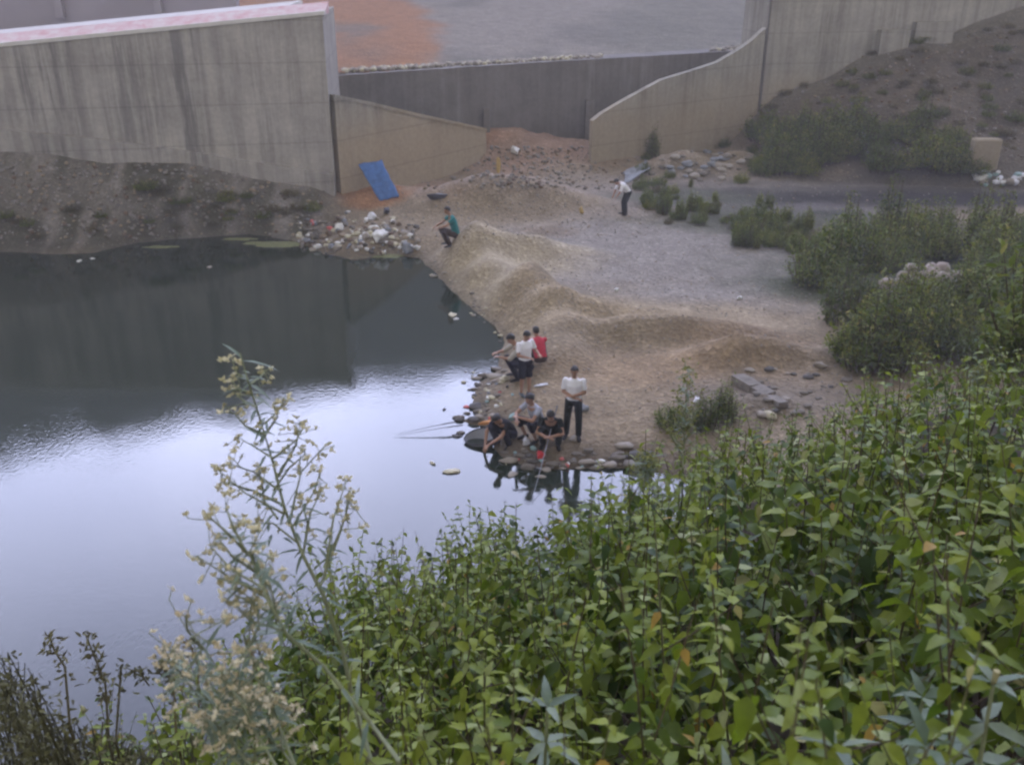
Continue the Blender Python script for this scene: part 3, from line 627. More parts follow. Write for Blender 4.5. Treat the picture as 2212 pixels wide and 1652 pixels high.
person('person in a pale lilac shirt and knee-length navy shorts standing near the water edge', p, face(.55, -.8), STAND,
       dict(elL=(-.27, .06, 1.13), elR=(.25, .08, 1.12), wrL=(-.20, .30, 1.12), wrR=(.14, .32, 1.12), hdL=(.4, 1, .1), hdR=(-.5, 1, .1), head=(0, .06, 1.57), look=(-.1, 1, -.5), anL=(-.09, .05, .085), anR=(.09, -.03, .085)),
       'white', 'navy', .5, .7, 'slipper', .97)
p = hit(1118, 822)
person('person in a loose beige shirt and dark trousers crouching towards the water', p+np.array([.02, .1, .0]), face(-1, -.25), SQUAT,
       dict(pelvis=(0, -.22, .30), waist=(0, -.16, .45), chest=(0, -.02, .66), neck=(0, .09, .84), head=(0, .17, .97), shL=(-.19, .04, .78), shR=(.19, .04, .78), elL=(-.25, .26, .60), elR=(.25, .26, .60), wrL=(-.14, .46, .62), wrR=(.14, .46, .62), hipL=(-.09, -.2, .28), hipR=(.09, -.2, .28), knL=(-.17, .22, .46), knR=(.17, .22, .46)),
       'beige', 'navy', 1.0, 1.2, scale=1.08)
p = hit(1162, 785)
person('small figure in a red shirt crouching behind the person in the pale lilac shirt', p, face(-.3, 1), SQUAT,
       dict(look=(0, 1, -.2)), 'red', 'brown', 1.0, .6, scale=.98)
p = hit(1078, 972)
person('man in a black t-shirt squatting at the edge and reaching down into the net', p+np.array([.12, .22, 0]), face(-.62, -.78), SQUAT,
       dict(chest=(0, .04, .52), neck=(0, .17, .64), head=(-.02, .27, .73), shL=(-.185, .11, .60), shR=(.185, .10, .60), elL=(-.20, .36, .40), elR=(.26, .28, .36), wrL=(-.02, .55, .24), wrR=(.16, .46, .10), hdR=(-.1, .4, -.9), hdL=(.1, .9, -.5), look=(-.1, .7, -.75)),
       'black', 'navy', 1.0, .5, scale=1.02)
p = hit(1150, 955)
person('man in a grey t-shirt squatting with his arms resting on his knees', p+np.array([.0, .12, 0]), face(-.75, -.65), SQUAT,
       dict(pelvis=(0, -.2, .30), waist=(0, -.15, .44), chest=(0, -.06, .64), neck=(0, .03, .82), head=(0, .08, .96), shL=(-.19, -.01, .77), shR=(.19, -.01, .77), elL=(-.25, .22, .60), elR=(.26, .22, .58), wrL=(-.04, .40, .66), wrR=(.02, .42, .58), hipL=(-.09, -.18, .27), hipR=(.09, -.18, .27), knL=(-.20, .24, .50), knR=(.20, .24, .50), look=(.1, .9, -.35)),
       'grey', 'navy', .72, .55, scale=1.04)
p = hit(1190, 972)
person('man in a dark green-black t-shirt squatting with bowed head over his joined hands', p+np.array([0, .15, 0]), face(-.12, -1), SQUAT,
       dict(elL=(-.26, .24, .42), elR=(.26, .24, .42), wrL=(-.03, .40, .42), wrR=(.05, .40, .40), hdL=(1, .1, 0), hdR=(-1, .2, 0)), 'charcoal', 'charcoal', 1.0, .55, scale=1.03)
p = hit(972, 533)
person('person in a teal shirt crouching alone on the far bank below the brown heap', p+np.array([0, .1, 0]), face(-.9, -.3), SQUAT,
       dict(pelvis=(0, -.2, .36), waist=(0, -.17, .52), chest=(0, -.1, .76), neck=(0, -.02, .96), head=(0, .06, 1.10), shL=(-.19, -.06, .90), shR=(.19, -.06, .90), elL=(-.24, .16, .70), elR=(.24, .16, .70), wrL=(-.15, .38, .62), wrR=(.15, .38, .62), hipL=(-.09, -.18, .33), hipR=(.09, -.18, .33), knL=(-.18, .24, .5), knR=(.18, .24, .5), look=(0, 1, -.3)),
       'teal', 'brown', 1.0, .6, scale=1.1, far=True)
p = hit(1348, 464)
person('distant person in a white top and dark trousers bending over beside the green weeds', p, face(-1, -.35), STAND,
       dict(pelvis=(0, -.12, .88), waist=(0, -.04, .99), chest=(0, .12, 1.15), neck=(0, .27, 1.24), head=(0, .38, 1.30), shL=(-.18, .21, 1.22), shR=(.18, .21, 1.22), elL=(-.2, .30, .96), elR=(.2, .30, .96), wrL=(-.15, .42, .76), wrR=(.15, .42, .76), hipL=(-.09, -.12, .86), hipR=(.09, -.12, .86), look=(0, .7, -.8)),
       'white', 'charcoal', 1.0, .8, scale=1.0, far=True)

# ---------------------------------------------------------------- fishing gear and litter
def V3(p): return Vector([float(c) for c in p])
def rod(tip, butt, label, arch=.015):
    a = V3(butt); b_ = V3(tip); r = thing('fishing_rod', a, label, 'fishing rod', 'fishing rods resting over the pond')
    pts = [a+(b_-a)*t+Vector((0, 0, arch*math.sin(math.pi*t))) for t in np.linspace(0, 1, 14)]
    mb = MB(); mb.tube(pts[:4], [.014, .013, .013, .012], 8); mb.obj('grip', M['hair'], r, a)
    mb = MB(); mb.tube(pts[3:], [.008-.0005*k for k in range(11)], 6); mb.obj('blank', M['rod'], r, a)
    for k in (5, 8, 11):
        mb = MB(); c = pts[k]+Vector((0, 0, .02)); mb.tube([c+Vector((0, math.cos(t)*.012, math.sin(t)*.012)) for t in np.linspace(0, 6.283, 8)], .002, 4)
        mb.obj('line_guide', M['rod'], r, a)
    return r
rod(G(850, 940, .03), G(984, 911, .20), 'upper of the two thin dark rods reaching out over the bright water')
rod(G(862, 941, .02), G(1000, 918, .14), 'lower of the two thin dark rods reaching out over the bright water')
a = G(1150, 1105, -.0)
tp = V3(hit(1203, 925)+np.array([0, 0, .55])); bt = V3(G(1148, 1085, .02))
r = thing('fishing_rod', tp, 'pale thin rod slanting down past the man in the dark t-shirt into the water', 'fishing rod', 'fishing rods resting over the pond')
mb = MB(); mb.tube([tp, tp+(bt-tp)*.12], [.014, .013], 8); mb.obj('grip', CL['slipper'], r, tp)
mb = MB(); mb.tube([tp+(bt-tp)*.12, tp+(bt-tp)*.55, bt], [.012, .008, .004], 6); mb.obj('blank', CL['grey'], r, tp)
# keep net
c = G(1038, 950, .05); kn = thing('keep_net', c, 'grey mesh keep net with a dark rim half in the water by the squatting men', 'net')
mt, n, l, b = mat('net_mesh'); v = coords(n, l, (1, 1, 1))
bk = nd(n, 'ShaderNodeTexBrick'); bk.inputs['Scale'].default_value = 28; bk.inputs['Mortar Size'].default_value = .03; bk.offset = 0; l.new(v, bk.inputs[0])
l.new(mix(n, l, bk.outputs['Fac'], (.20, .205, .22), (.36, .38, .42)), b.inputs['Base Color']); b.inputs['Roughness'].default_value = .6; M['net'] = mt
rim = []
for t in np.linspace(0, 2*math.pi, 30)[:-1]:
    rim.append(Vector((c[0]+.36*math.cos(t), c[1]+.27*math.sin(t)-.02*math.cos(t), c[2]+.10+.08*math.cos(t)+.05*math.sin(t))))
mb = MB(); mb.tube(rim+[rim[0]], .014, 7); mb.obj('rim', M['hair'], kn, c)
V = []; F = []
for j in range(7):
    k = 1-j/6*.55
    for q in rim: V.append((c[0]+(q.x-c[0])*k, c[1]+(q.y-c[1])*k-.03*j/6, q.z-.05*j))
for j in range(6):
    for i in range(29): F.append((j*29+i, j*29+(i+1) % 29, (j+1)*29+(i+1) % 29, (j+1)*29+i))
F.append(tuple(6*29+i for i in range(29))); build('mesh_bag', V, F, M['net'], kn, c, smooth=True)
mb = MB(); mb.tube([rim[1], V3(c)+Vector((.55, .12, .12)), V3(c)+Vector((.72, .2, .2))], .012, 6); mb.obj('handle', M['rod'], kn, c)

def stone(at, size, m, label, group, cat='rock', name='rock', sub=2, flat=.6, sink=.25, rough=.25):
    V, F = rock_verts(sub, rough, flat); V = V*np.array(size)
    o = build(name, V+np.array([0, 0, size[2]*flat*(1-2*sink)]), [F], m); o.location = [float(c) for c in at]
    return tag(o, label, cat, group)
M['rock'] = plain('shore_stone', (.17, .15, .125), .9, .4, 5, .8); M['drock'] = plain('dark_stone', (.09, .085, .08), .85, .35, 5, .8); M['prock'] = plain('pale_stone', (.32, .285, .24), .9, .25, 4, .8)
M['pinkrock'] = plain('pinkish_stone', (.42, .36, .33), .9, .25, 4, .8); M['foam'] = plain('white_foam', (.72, .72, .70), .7, .1, 10); M['cream'] = plain('cream_scrap', (.52, .48, .34), .8, .2, 8); M['wplastic'] = plain('white_plastic', (.70, .71, .76), .45, .1, 8)
M['rplastic'] = plain('red_plastic', (.60, .03, .035), .4, .2, 8); M['tealp'] = plain('pale_teal_plastic', (.28, .42, .42), .5, .2, 8); M['orange'] = plain('orange_cloth', (.58, .27, .10), .8, .2, 14)
M['blue'] = plain('blue_tarpaulin', (.05, .14, .37), .6, .3, 5); M['bluegrey'] = plain('grey_blue_plastic', (.22, .235, .26), .7, .3, 5); M['yellow'] = plain('yellow_cloth', (.46, .32, .10), .8, .2, 8)
M['algae'] = plain('yellow_green_scum', (.15, .16, .065), .9, .35, 6); M['pinkp'] = plain('pink_plastic', (.62, .14, .13), .6, .2, 8); M['dkplastic'] = plain('black_plastic', (.028, .028, .04), .5, .3, 8); M['brownp'] = plain('brown_scrap', (.16, .11, .075), .85, .3, 8)
M['pebble2'] = plain('tan_pebbles', (.30, .24, .17), .95, .3, 4)
def crumple(at, size, m, label, cat, name, group=None, sub=3, amp=.45, rz=None):
    V, F = ico(sub); V = V.copy(); n9 = rng.normal(size=(5, 3))
    for q9 in n9: q9 = q9/np.linalg.norm(q9); V = V-np.outer(np.maximum(V@q9-.6, 0), q9); o_ = rng.uniform(0, 90)
    f = fbm(V[:, 0]*2+o_, V[:, 1]*2+V[:, 2]*2, 4, 3)+.5*fbm(V[:, 2]*3+o_, V[:, 0]*3, 3, 5); V = V*(1+amp*f[:, None])
    a_ = rng.uniform(0, 6.28) if rz is None else rz; V = V*np.array(size); ca, sa = math.cos(a_), math.sin(a_)
    V = np.stack([V[:, 0]*ca-V[:, 1]*sa, V[:, 0]*sa+V[:, 1]*ca, V[:, 2]+size[2]*.7], 1)
    o = build(name, V, [F], m); o.location = [float(c) for c in at]; return tag(o, label, cat, group)
def sheet(corners, m, label, cat, name, group=None, n=12, wav=.05, thick=.012, origin=None):
    c = [V3(q) for q in corners]; V = []; s_ = rng.uniform(0, 50)
    for j in range(n+1):
        for i in range(n+1):
            u, v = i/n, j/n; q = (c[0]*(1-u)+c[1]*u)*(1-v)+(c[3]*(1-u)+c[2]*u)*v
            w_ = wav*float(fbm(u*3+s_, v*3, 3, 3)); q = q+Vector((w_*.5, -w_, w_)); 
            if i in (0, n) or j in (0, n): q = q+Vector((float(fbm(u*5, v*5+s_, 2, 8)),)*3)*wav*.6
            V.append(q)
    F = [(j*(n+1)+i, j*(n+1)+i+1, (j+1)*(n+1)+i+1, (j+1)*(n+1)+i) for j in range(n) for i in range(n)]
    o0 = c[3]; o = build(name, V, F, m, None, np.array(o0), smooth=True); so = o.modifiers.new('thickness', 'SOLIDIFY'); so.thickness = thick
    return tag(o, label, cat, group)
# blue sheet leaning at the foot of the wing wall
q0 = hit(868, 432); q1 = hit(822, 436)
sheet([P(774, 358, np.linalg.norm(hit(815, 440)-np.array([0, 0, CAM_Z]))+.9), P(824, 346, np.linalg.norm(hit(815, 440)-np.array([0, 0, CAM_Z]))+.9), q0+np.array([-.1, 0, .12]), q1+np.array([0, 0, .05])], M['blue'],
      'bright blue tarpaulin sheet leaning on the slope below the left wing wall', 'tarpaulin', 'tarpaulin', wav=.07, thick=.03)
crumple(hit(946, 430), (.42, .25, .14), M['dkplastic'], 'dark crumpled sack lying on the brown heap behind the crouching person in teal', 'sack', 'sack', rz=.3)
q = hit(1076, 373); crumple(q, (.13, .10, .42), M['yellow'], 'narrow yellow sack standing on the rubble below the weir', 'sack', 'sack', amp=.2)
crumple(hit(1112, 330), (.5, .2, .2), M['foam'], 'pale grey-white bundle on top of the rubble at the foot of the weir', 'bag', 'plastic_bag')
sheet([hit(1345, 378)+[0, 0, .12], hit(1398, 356)+[0, 0, .2], hit(1402, 372)+[0, 0, .12], hit(1350, 400)+[0, 0, .05]], M['bluegrey'], 'grey-blue plastic sheet slumped on the ground behind the distant person in white', 'plastic sheet', 'plastic_sheet', wav=.15)
q = hit(1256, 460); crumple(q, (.16, .1, .14), M['yellow'], 'small dull yellow bag on the gravel left of the distant person in white', 'bag', 'plastic_bag')
crumple(hit(1331, 630), (.09, .07, .07), M['foam'], 'lone white scrap in the middle of the grey gravel flat', 'scrap', 'scrap')
# around the men
q = hit(1167, 989); crumple(q+[0, 0, .02], (.12, .09, .075), M['rplastic'], 'bright red plastic bag among the shoreline stones', 'bag', 'plastic_bag')
q = hit(1052, 919); o = crumple(q+[0, 0, .04], (.22, .06, .05), M['orange'], 'orange-tan roll of cloth beside the squatting man in black', 'cloth', 'cloth_roll', amp=.12, rz=.45)
crumple(hit(1110, 905), (.16, .11, .09), M['tealp'], 'pale teal plastic bag between the two squatting men on the left', 'bag', 'plastic_bag')
crumple(hit(1138, 962), (.13, .09, .12), M['wplastic'], 'whitish transparent bag at the feet of the man in the grey t-shirt', 'bag', 'plastic_bag')
crumple(hit(1152, 972), (.10, .07, .05), M['tealp'], 'small teal cup lying in front of the man in the dark t-shirt', 'scrap', 'scrap')
crumple(hit(1166, 834), (.2, .07, .03), M['wplastic'], 'white plastic strip lying right of the person in navy shorts', 'bag', 'plastic_bag', rz=.3)
crumple(hit(1090, 823), (.17, .13, .10), M['cream'], 'beige sack at the water edge below the crouching person in beige', 'sack', 'sack')
crumple(hit(1062, 862), (.13, .09, .04), M['cream'], 'yellowish scrap on the bank near the tips of the shore stones', 'scrap', 'scrap')
crumple(hit(1262, 888), (.15, .09, .08), M['bluegrey'], 'grey crumpled bag just right of the standing man in white', 'bag', 'plastic_bag')
crumple(hit(1240, 950), (.14, .10, .05), M['prock'], 'pale scrap on the ground in front of the standing man', 'scrap', 'scrap')
# floating litter
for u, v, s_, m_, lb_ in [(978, 683, .22, 'cream', 'pale scrap floating in the dark water left of the bank'), (985, 690, .1, 'foam', 'small white scrap floating beside the pale one in dark water'), (935, 1003, .09, 'cream', 'small cream scrap floating alone in front of the men'),
                         (975, 1020, .2, 'cream', 'cream floating clump with a blue shred'), (1106, 1026, .16, 'prock', 'rounded pale block floating below the net'), (960, 886, .06, 'drock', 'tiny dark lump floating left of the shore stones'),
                         (1008, 880, .12, 'pinkp', 'pinkish scrap floating by the shore stones'), (172, 565, .15, 'foam', 'white scrap floating near the far left shore'), (200, 560, .1, 'foam', 'second white scrap floating near the far left shore'), (452, 578, .14, 'prock', 'pale scrap floating alone in dark water below the left slope')]:
    crumple(G(u, v, -.015), (s_, s_*.65, .035), M[m_], lb_, 'scrap', 'floating_scrap', 'scraps floating on the pond', sub=2)
def raft(u, v, w_, h_, label, name='algae_mat'):
    c = G(u, v, .01); V = [(0, 0, .012)]; N = 40; s_ = rng.uniform(0, 50)
    for rr_ in (.5, 1.0):
        for k in range(N):
            t = 2*math.pi*k/N; q = 1+.55*float(fbm(math.cos(t)*1.7+s_, math.sin(t)*1.7, 4, 4)); V.append((w_*rr_*q*math.cos(t), h_*rr_*q*math.sin(t), .012 if rr_ < 1 else -.02))
    F = [(0, 1+k, 1+(k+1) % N) for k in range(N)]+[(1+k, 1+N+k, 1+N+(k+1) % N, 1+(k+1) % N) for k in range(N)]
    o = build(name, V, F, M['algae']); o.location = [float(x_) for x_ in c]; tag(o, label, 'algae', 'patches of floating scum')
raft(605, 527, 1.6, .42, 'largest yellow-green scum patch on the far side of the pond'); raft(520, 516, .8, .2, 'thin scum patch hugging the shore under the left slope'); raft(350, 533, .7, .2, 'scum streak at the foot of the far left slope'); raft(830, 552, 1.1, .25, 'scum patch in front of the garbage heap')
# garbage heap: single pieces
gm = ['foam', 'cream', 'foam', 'cream', 'prock', 'prock', 'brownp', 'rock', 'drock', 'bluegrey', 'prock', 'brownp', 'cream', 'rock', 'pebble2']
for k in range(300):
    u = rng.uniform(640, 905); t_ = (u-640)/265; v = 508+rng.normal()*22+t_*10
    if v < 458 or v > 552: continue
    q = hit(u, v)
    if q[2] < .01: q[2] = 0
    s_ = rng.uniform(.05, .17); m_ = gm[rng.integers(len(gm))]
    lb_ = {'foam': 'white', 'cream': 'cream', 'prock': 'pale', 'brownp': 'brown', 'rock': 'grey', 'drock': 'dark', 'bluegrey': 'blue-grey', 'pebble2': 'tan'}[m_]+' scrap '+('high up' if v < 495 else ('midway up' if v < 522 else 'at the waterline'))+(' in the left part' if u < 725 else (' in the middle' if u < 815 else ' in the right part'))+' of the garbage heap'
    crumple(q, (s_, s_*rng.uniform(.5, 1), s_*rng.uniform(.35, .8)), M[m_], lb_, 'scrap', 'scrap', 'refuse in the garbage heap', sub=1 if s_ < .1 else 2, amp=.5)
for u, v, m_, s_, lb_ in [(676, 487, 'pinkp', .16, 'salmon pink bag at the left end of the garbage heap'), (712, 497, 'pinkp', .13, 'pink and white bag near the left end of the garbage heap'), (735, 497, 'foam', .2, 'white bag near the left end of the garbage heap'), (805, 475, 'wplastic', .22, 'tall white bag at the top of the garbage heap'),
                        (820, 520, 'foam', .34, 'largest white bag low in the garbage heap'), (880, 545, 'bluegrey', .3, 'flat grey-blue sheet at the right end of the garbage heap'), (835, 462, 'dkplastic', .2, 'dark bag just under the blue sheet')]:
    crumple(hit(u, v), (s_, s_*.7, s_*.75), M[m_], lb_, 'bag', 'plastic_bag', 'bags in the garbage heap')
# shoreline stones
COLW = {'rock': 'grey-brown', 'drock': 'dark', 'prock': 'pale', 'cream': 'cream', 'foam': 'white', 'bluegrey': 'blue-grey'}
def shore_rocks(lst, group, label):
    lab0 = label
    for u, v, s_, m_ in lst:
        wh = 'along the steep bank above the anglers' if v < 780 else ('on the left tip of the spit beside the rods' if u < 1062 and v > 880 else ('left of the standing person in shorts' if v < 880 else ('in front of the squatting men' if u < 1215 else 'at the right end of the spit waterline')))
        label = COLW[m_]+' '+lab0+' '+wh
        q = hit(u+rng.normal()*7, v+rng.normal()*5); q[2] = max(q[2], 0)
        s_ *= float(rng.choice([.55, .8, 1.0, 1.25]))
        s_ *= .72
        stone(q, (s_*rng.uniform(.9, 1.4), s_*rng.uniform(.5, .9), s_*rng.uniform(.45, .9)), M[m_], label, group, rough=.5)
sr = [(985, 909, .14, 'rock'), (1003, 912, .14, 'drock'), (1020, 905, .22, 'rock'), (1035, 908, .17, 'rock'), (1050, 945, .2, 'rock'), (990, 942, .17, 'drock'), (1000, 940, .12, 'rock'), (1022, 900, .16, 'drock'), (1038, 832, .2, 'drock'), (1030, 848, .16, 'drock'), (1036, 862, .2, 'drock'), (1020, 825, .14, 'prock'), (1050, 815, .17, 'rock'), (1062, 824, .2, 'prock'), (1070, 806, .2, 'rock'), (1085, 800, .16, 'rock'),
      (1028, 880, .25, 'drock'), (1045, 882, .2, 'prock'), (1058, 876, .17, 'rock'), (1040, 894, .2, 'rock'), (1060, 900, .15, 'prock'), (1075, 985, .14, 'rock'), (1095, 992, .17, 'rock'), (1112, 1003, .2, 'prock'), (1125, 996, .15, 'rock'), (1130, 1012, .2, 'rock'), (1145, 1005, .17, 'drock'), (1155, 1016, .14, 'bluegrey'), (1172, 1008, .2, 'rock'), (1185, 1016, .16, 'prock'), (1195, 1005, .2, 'rock'), (1180, 1030, .12, 'prock'),
      (1215, 1014, .17, 'prock'), (1232, 1010, .14, 'rock'), (1250, 1018, .2, 'prock'), (1268, 1008, .25, 'prock'), (1283, 1014, .2, 'rock'), (1300, 1004, .14, 'foam'), (1325, 1008, .25, 'prock'), (1345, 995, .3, 'rock'), (1362, 1010, .25, 'rock'), (1380, 990, .25, 'drock'), (1345, 965, .2, 'prock'), (1390, 1012, .3, 'drock'), (1330, 980, .2, 'rock'), (1250, 985, .16, 'rock'), (1278, 978, .2, 'rock'), (1140, 985, .16, 'rock'), (1120, 980, .14, 'prock')]
rings = ['shore stone on the tip of the spit among the anglers', ]
shore_rocks(sr, 'stones along the shoreline of the spit', 'stone')
ex = []
for k in range(120):
    u, v = [(rng.uniform(1095, 1400), rng.uniform(985, 1020)), (rng.uniform(1010, 1090), rng.uniform(800, 905)), (rng.uniform(925, 1090), rng.uniform(570, 760))][k % 3]
    if k % 3 == 2: v = 565+(u-925)*.95+rng.uniform(-12, 22)
    ex.append((u, v, rng.uniform(.05, .12), ['rock', 'drock', 'prock', 'cream', 'rock'][rng.integers(5)]))
shore_rocks(ex, 'small stones and scraps along the waterline', 'small stone')
for k in range(46):
    u, v = [(rng.uniform(1085, 1330), rng.uniform(975, 1012)), (rng.uniform(1030, 1130), rng.uniform(830, 915))][k % 2]; s_ = rng.uniform(.03, .075); m_ = ['cream', 'foam', 'tealp', 'brownp', 'bluegrey', 'pinkp', 'dkplastic'][k % 7]
    crumple(hit(u, v), (s_, s_*.7, s_*.5), M[m_], {'cream': 'cream', 'foam': 'white', 'tealp': 'pale teal', 'brownp': 'brown', 'bluegrey': 'blue-grey', 'pinkp': 'pink', 'dkplastic': 'black'}[m_]+' scrap of litter on the mud '+('in front of the squatting men' if v > 950 else 'between the rods and the person in shorts'), 'scrap', 'scrap', 'litter around the anglers', sub=2)
# heaps of grey rubble and pale boulders
for k in range(46):
    q = hit(rng.normal(1535, 62), rng.normal(358, 16)); s_ = rng.uniform(.12, .3); stone(q, (s_, s_*.8, s_*.8), M[['prock', 'rock', 'bluegrey'][k % 3]], 'grey boulder in the rubble heap at the foot of the right wing wall', 'boulders of the grey rubble heap')
for k in range(44):
    u = rng.uniform(1905, 2108); v = np.interp(u, [1905, 1960, 2000, 2060, 2108], [636, 604, 592, 602, 622])+abs(rng.normal())*17; q = hit(u, v); s_ = rng.uniform(.12, .30)
    stone(q+np.array([0, 0, .06]), (s_, s_*rng.uniform(.6, .9), s_*rng.uniform(.8, 1.2)), M['prock' if k % 3 else 'pinkrock'], ('pale' if k % 3 else 'pinkish')+' boulder '+('at the top' if v < 612 else 'low down')+(' left' if u < 1980 else (' middle' if u < 2050 else ' right'))+' in the rock pile among the dark green weeds', 'boulders of the white rock pile', rough=.5, sink=.1, flat=.8)
# slab
c = hit(1640, 858); mb = MB(); V, F = rock_verts(3, .08, 1, 3)
a0, a1 = hit(1592, 826), hit(1690, 884)
dv_ = V3(a1-a0); 
for f0, f1, w_, h_, o_ in ((0, .42, .34, .2, 0), (.40, .74, .30, .17, .04), (.73, 1, .26, .14, -.03)):
    m_ = V3(a0)+dv_*((f0+f1)/2)+Vector((0, o_, .10)); mb.box(m_, (dv_.length*(f1-f0), w_, h_), dv_.to_track_quat('X', 'Z').to_matrix() @ Matrix.Rotation(o_*3, 3, 'X'))
tag(mb.obj('concrete_slab', M['rock'], None, c), 'long broken pale concrete beam lying across the rubble right of the dark shrub', 'rubble')
for k in range(40):
    q = hit(rng.uniform(1600, 1850), rng.uniform(790, 900)); s_ = rng.uniform(.05, .16); stone(q, (s_, s_*.8, s_*.7), M[['rock', 'prock', 'drock', 'rock'][k % 4]], 'loose stone in the rubble field behind the foreground weeds', 'stones of the rubble field')
for u, v, s_, m_, lb_ in [(1770, 793, .19, 'prock', 'big pale stone at the edge of the brown bank before the dark weeds'), (1665, 905, .2, 'cream', 'white plastic bottle lying behind the foreground weeds'), (1505, 868, .14, 'wplastic', 'pale violet bag behind the yellow spike plant'), (1597, 646, .12, 'foam', 'white scrap at the upper edge of the brown bank'),
                         (2105, 385, .2, 'foam', 'small white bag left in front of the rubbish by the concrete stump')]:
    crumple(hit(u, v), (s_, s_*.6, s_*.5), M[m_], lb_, 'scrap', 'scrap', sub=2)
for k in range(24):
    q = hit(rng.uniform(2110, 2212), rng.uniform(375, 402)); s_ = rng.uniform(.12, .3); crumple(q, (s_, s_*.7, s_*.5), M[['foam', 'tealp', 'prock', 'wplastic'][k % 4]], 'pale refuse piece in the white rubbish strip at right', 'scrap', 'scrap', 'refuse of the white strip at right', sub=2)
q = hit(2125, 372); mb = MB(); mb.box((q[0], q[1]+.3, q[2]+.6), (1.2, .5, 1.6)); mb.obj('x', M['rwall'], None, q); o = bpy.data.objects['x']; o.name = 'concrete_stump'; bv = o.modifiers.new('b', 'BEVEL'); bv.width = .06; tag(o, 'square grey concrete stump beside the white rubbish at far right', 'concrete block')
# upper bed: white stones along the rim of the gravel
SM = MB(); pr = [rock_verts(1, .2, .7) for _ in range(8)]
def scatter(name, n_, gen, size, mats_, label):
    Vs = []; Fs = []; mi = []; off = 0
    for k in range(n_):
        q, s_ = gen(k); V, F = pr[k % 8]; a_ = rng.uniform(0, 6.28); ca, sa = math.cos(a_), math.sin(a_); s_ = s_*rng.uniform(*size)
        W = np.stack([V[:, 0]*ca-V[:, 1]*sa, V[:, 0]*sa+V[:, 1]*ca, V[:, 2]+.25], 1)*s_+np.array(q); Vs.append(W); Fs.append(F+off); off += len(V); mi += [int(rng.integers(len(mats_)))]*len(F)
    o = build(name, np.concatenate(Vs), [np.concatenate(Fs)], mats_, None, None, mi); return tag(o, label, 'rubble', kind='stuff')
def gen_up(k):
    u = [rng.uniform(950, 1300), rng.uniform(740, 950), rng.uniform(1530, 1620)][0 if k % 7 < 4 else (1 if k % 7 < 6 else 2)]
    d_ = abs(rng.normal())*1.6; dl = on_line(u, 120, DA, DB); f = 1+(.5+d_)/dl[1]
    if u < 950: f = 1+(.6+d_*.3)/dl[1]
    return (dl[0]*f, dl[1]*f, (4.85 if (f-1)*dl[1] < 1.5 else 4.68)), 1
scatter('stones', 1100, gen_up, (.05, .2), [M['prock'], M['rock'], M['prock'], M['cream']], 'pale stones strewn along the rim of the upper gravel bed')
def gen_gr(k):
    for _ in range(50):
        a = rng.integers(6)
        u, v = [(rng.uniform(1150, 1750), rng.uniform(480, 680)), (rng.uniform(1050, 1850), rng.uniform(600, 900)), (rng.uniform(860, 1400), rng.uniform(320, 520)), (rng.uniform(0, 720), rng.uniform(345, 540)), (rng.uniform(1400, 2212), rng.uniform(230, 470)), (rng.uniform(1700, 2212), rng.uniform(60, 330))][a]
        q = hit(u, v)
        if q[2] > .06: return q, (.8 if a < 2 else 1.2)
    return q, 1
M['pebble'] = plain('pebbles', (.26, .24, .22), .95, .3, 4); M['pebble2'] = plain('tan_pebbles', (.30, .24, .17), .95, .3, 4)
scatter('rubble', 4000, gen_gr, (.012, .05), [M['pebble'], M['pebble2'], M['pebble']], 'loose gravel and rubble strewn over the banks and slopes')
def gen_w(k):
    u, v = [(rng.normal(1150, 130), rng.uniform(318, 410)), (rng.uniform(1660, 2212), rng.uniform(60, 340)), (rng.uniform(0, 700), rng.uniform(350, 520))][k % 3]; q = hit(u, v); return q, (1 if q[2] > .05 else .01)
scatter('rubble', 1800, gen_w, (.03, .12), [M['pebble'], M['pebble2'], M['brownp'], M['pebble'], M['orange'] if 0 else M['rock']], 'broken rubble on the heap below the weir and on the side slopes')
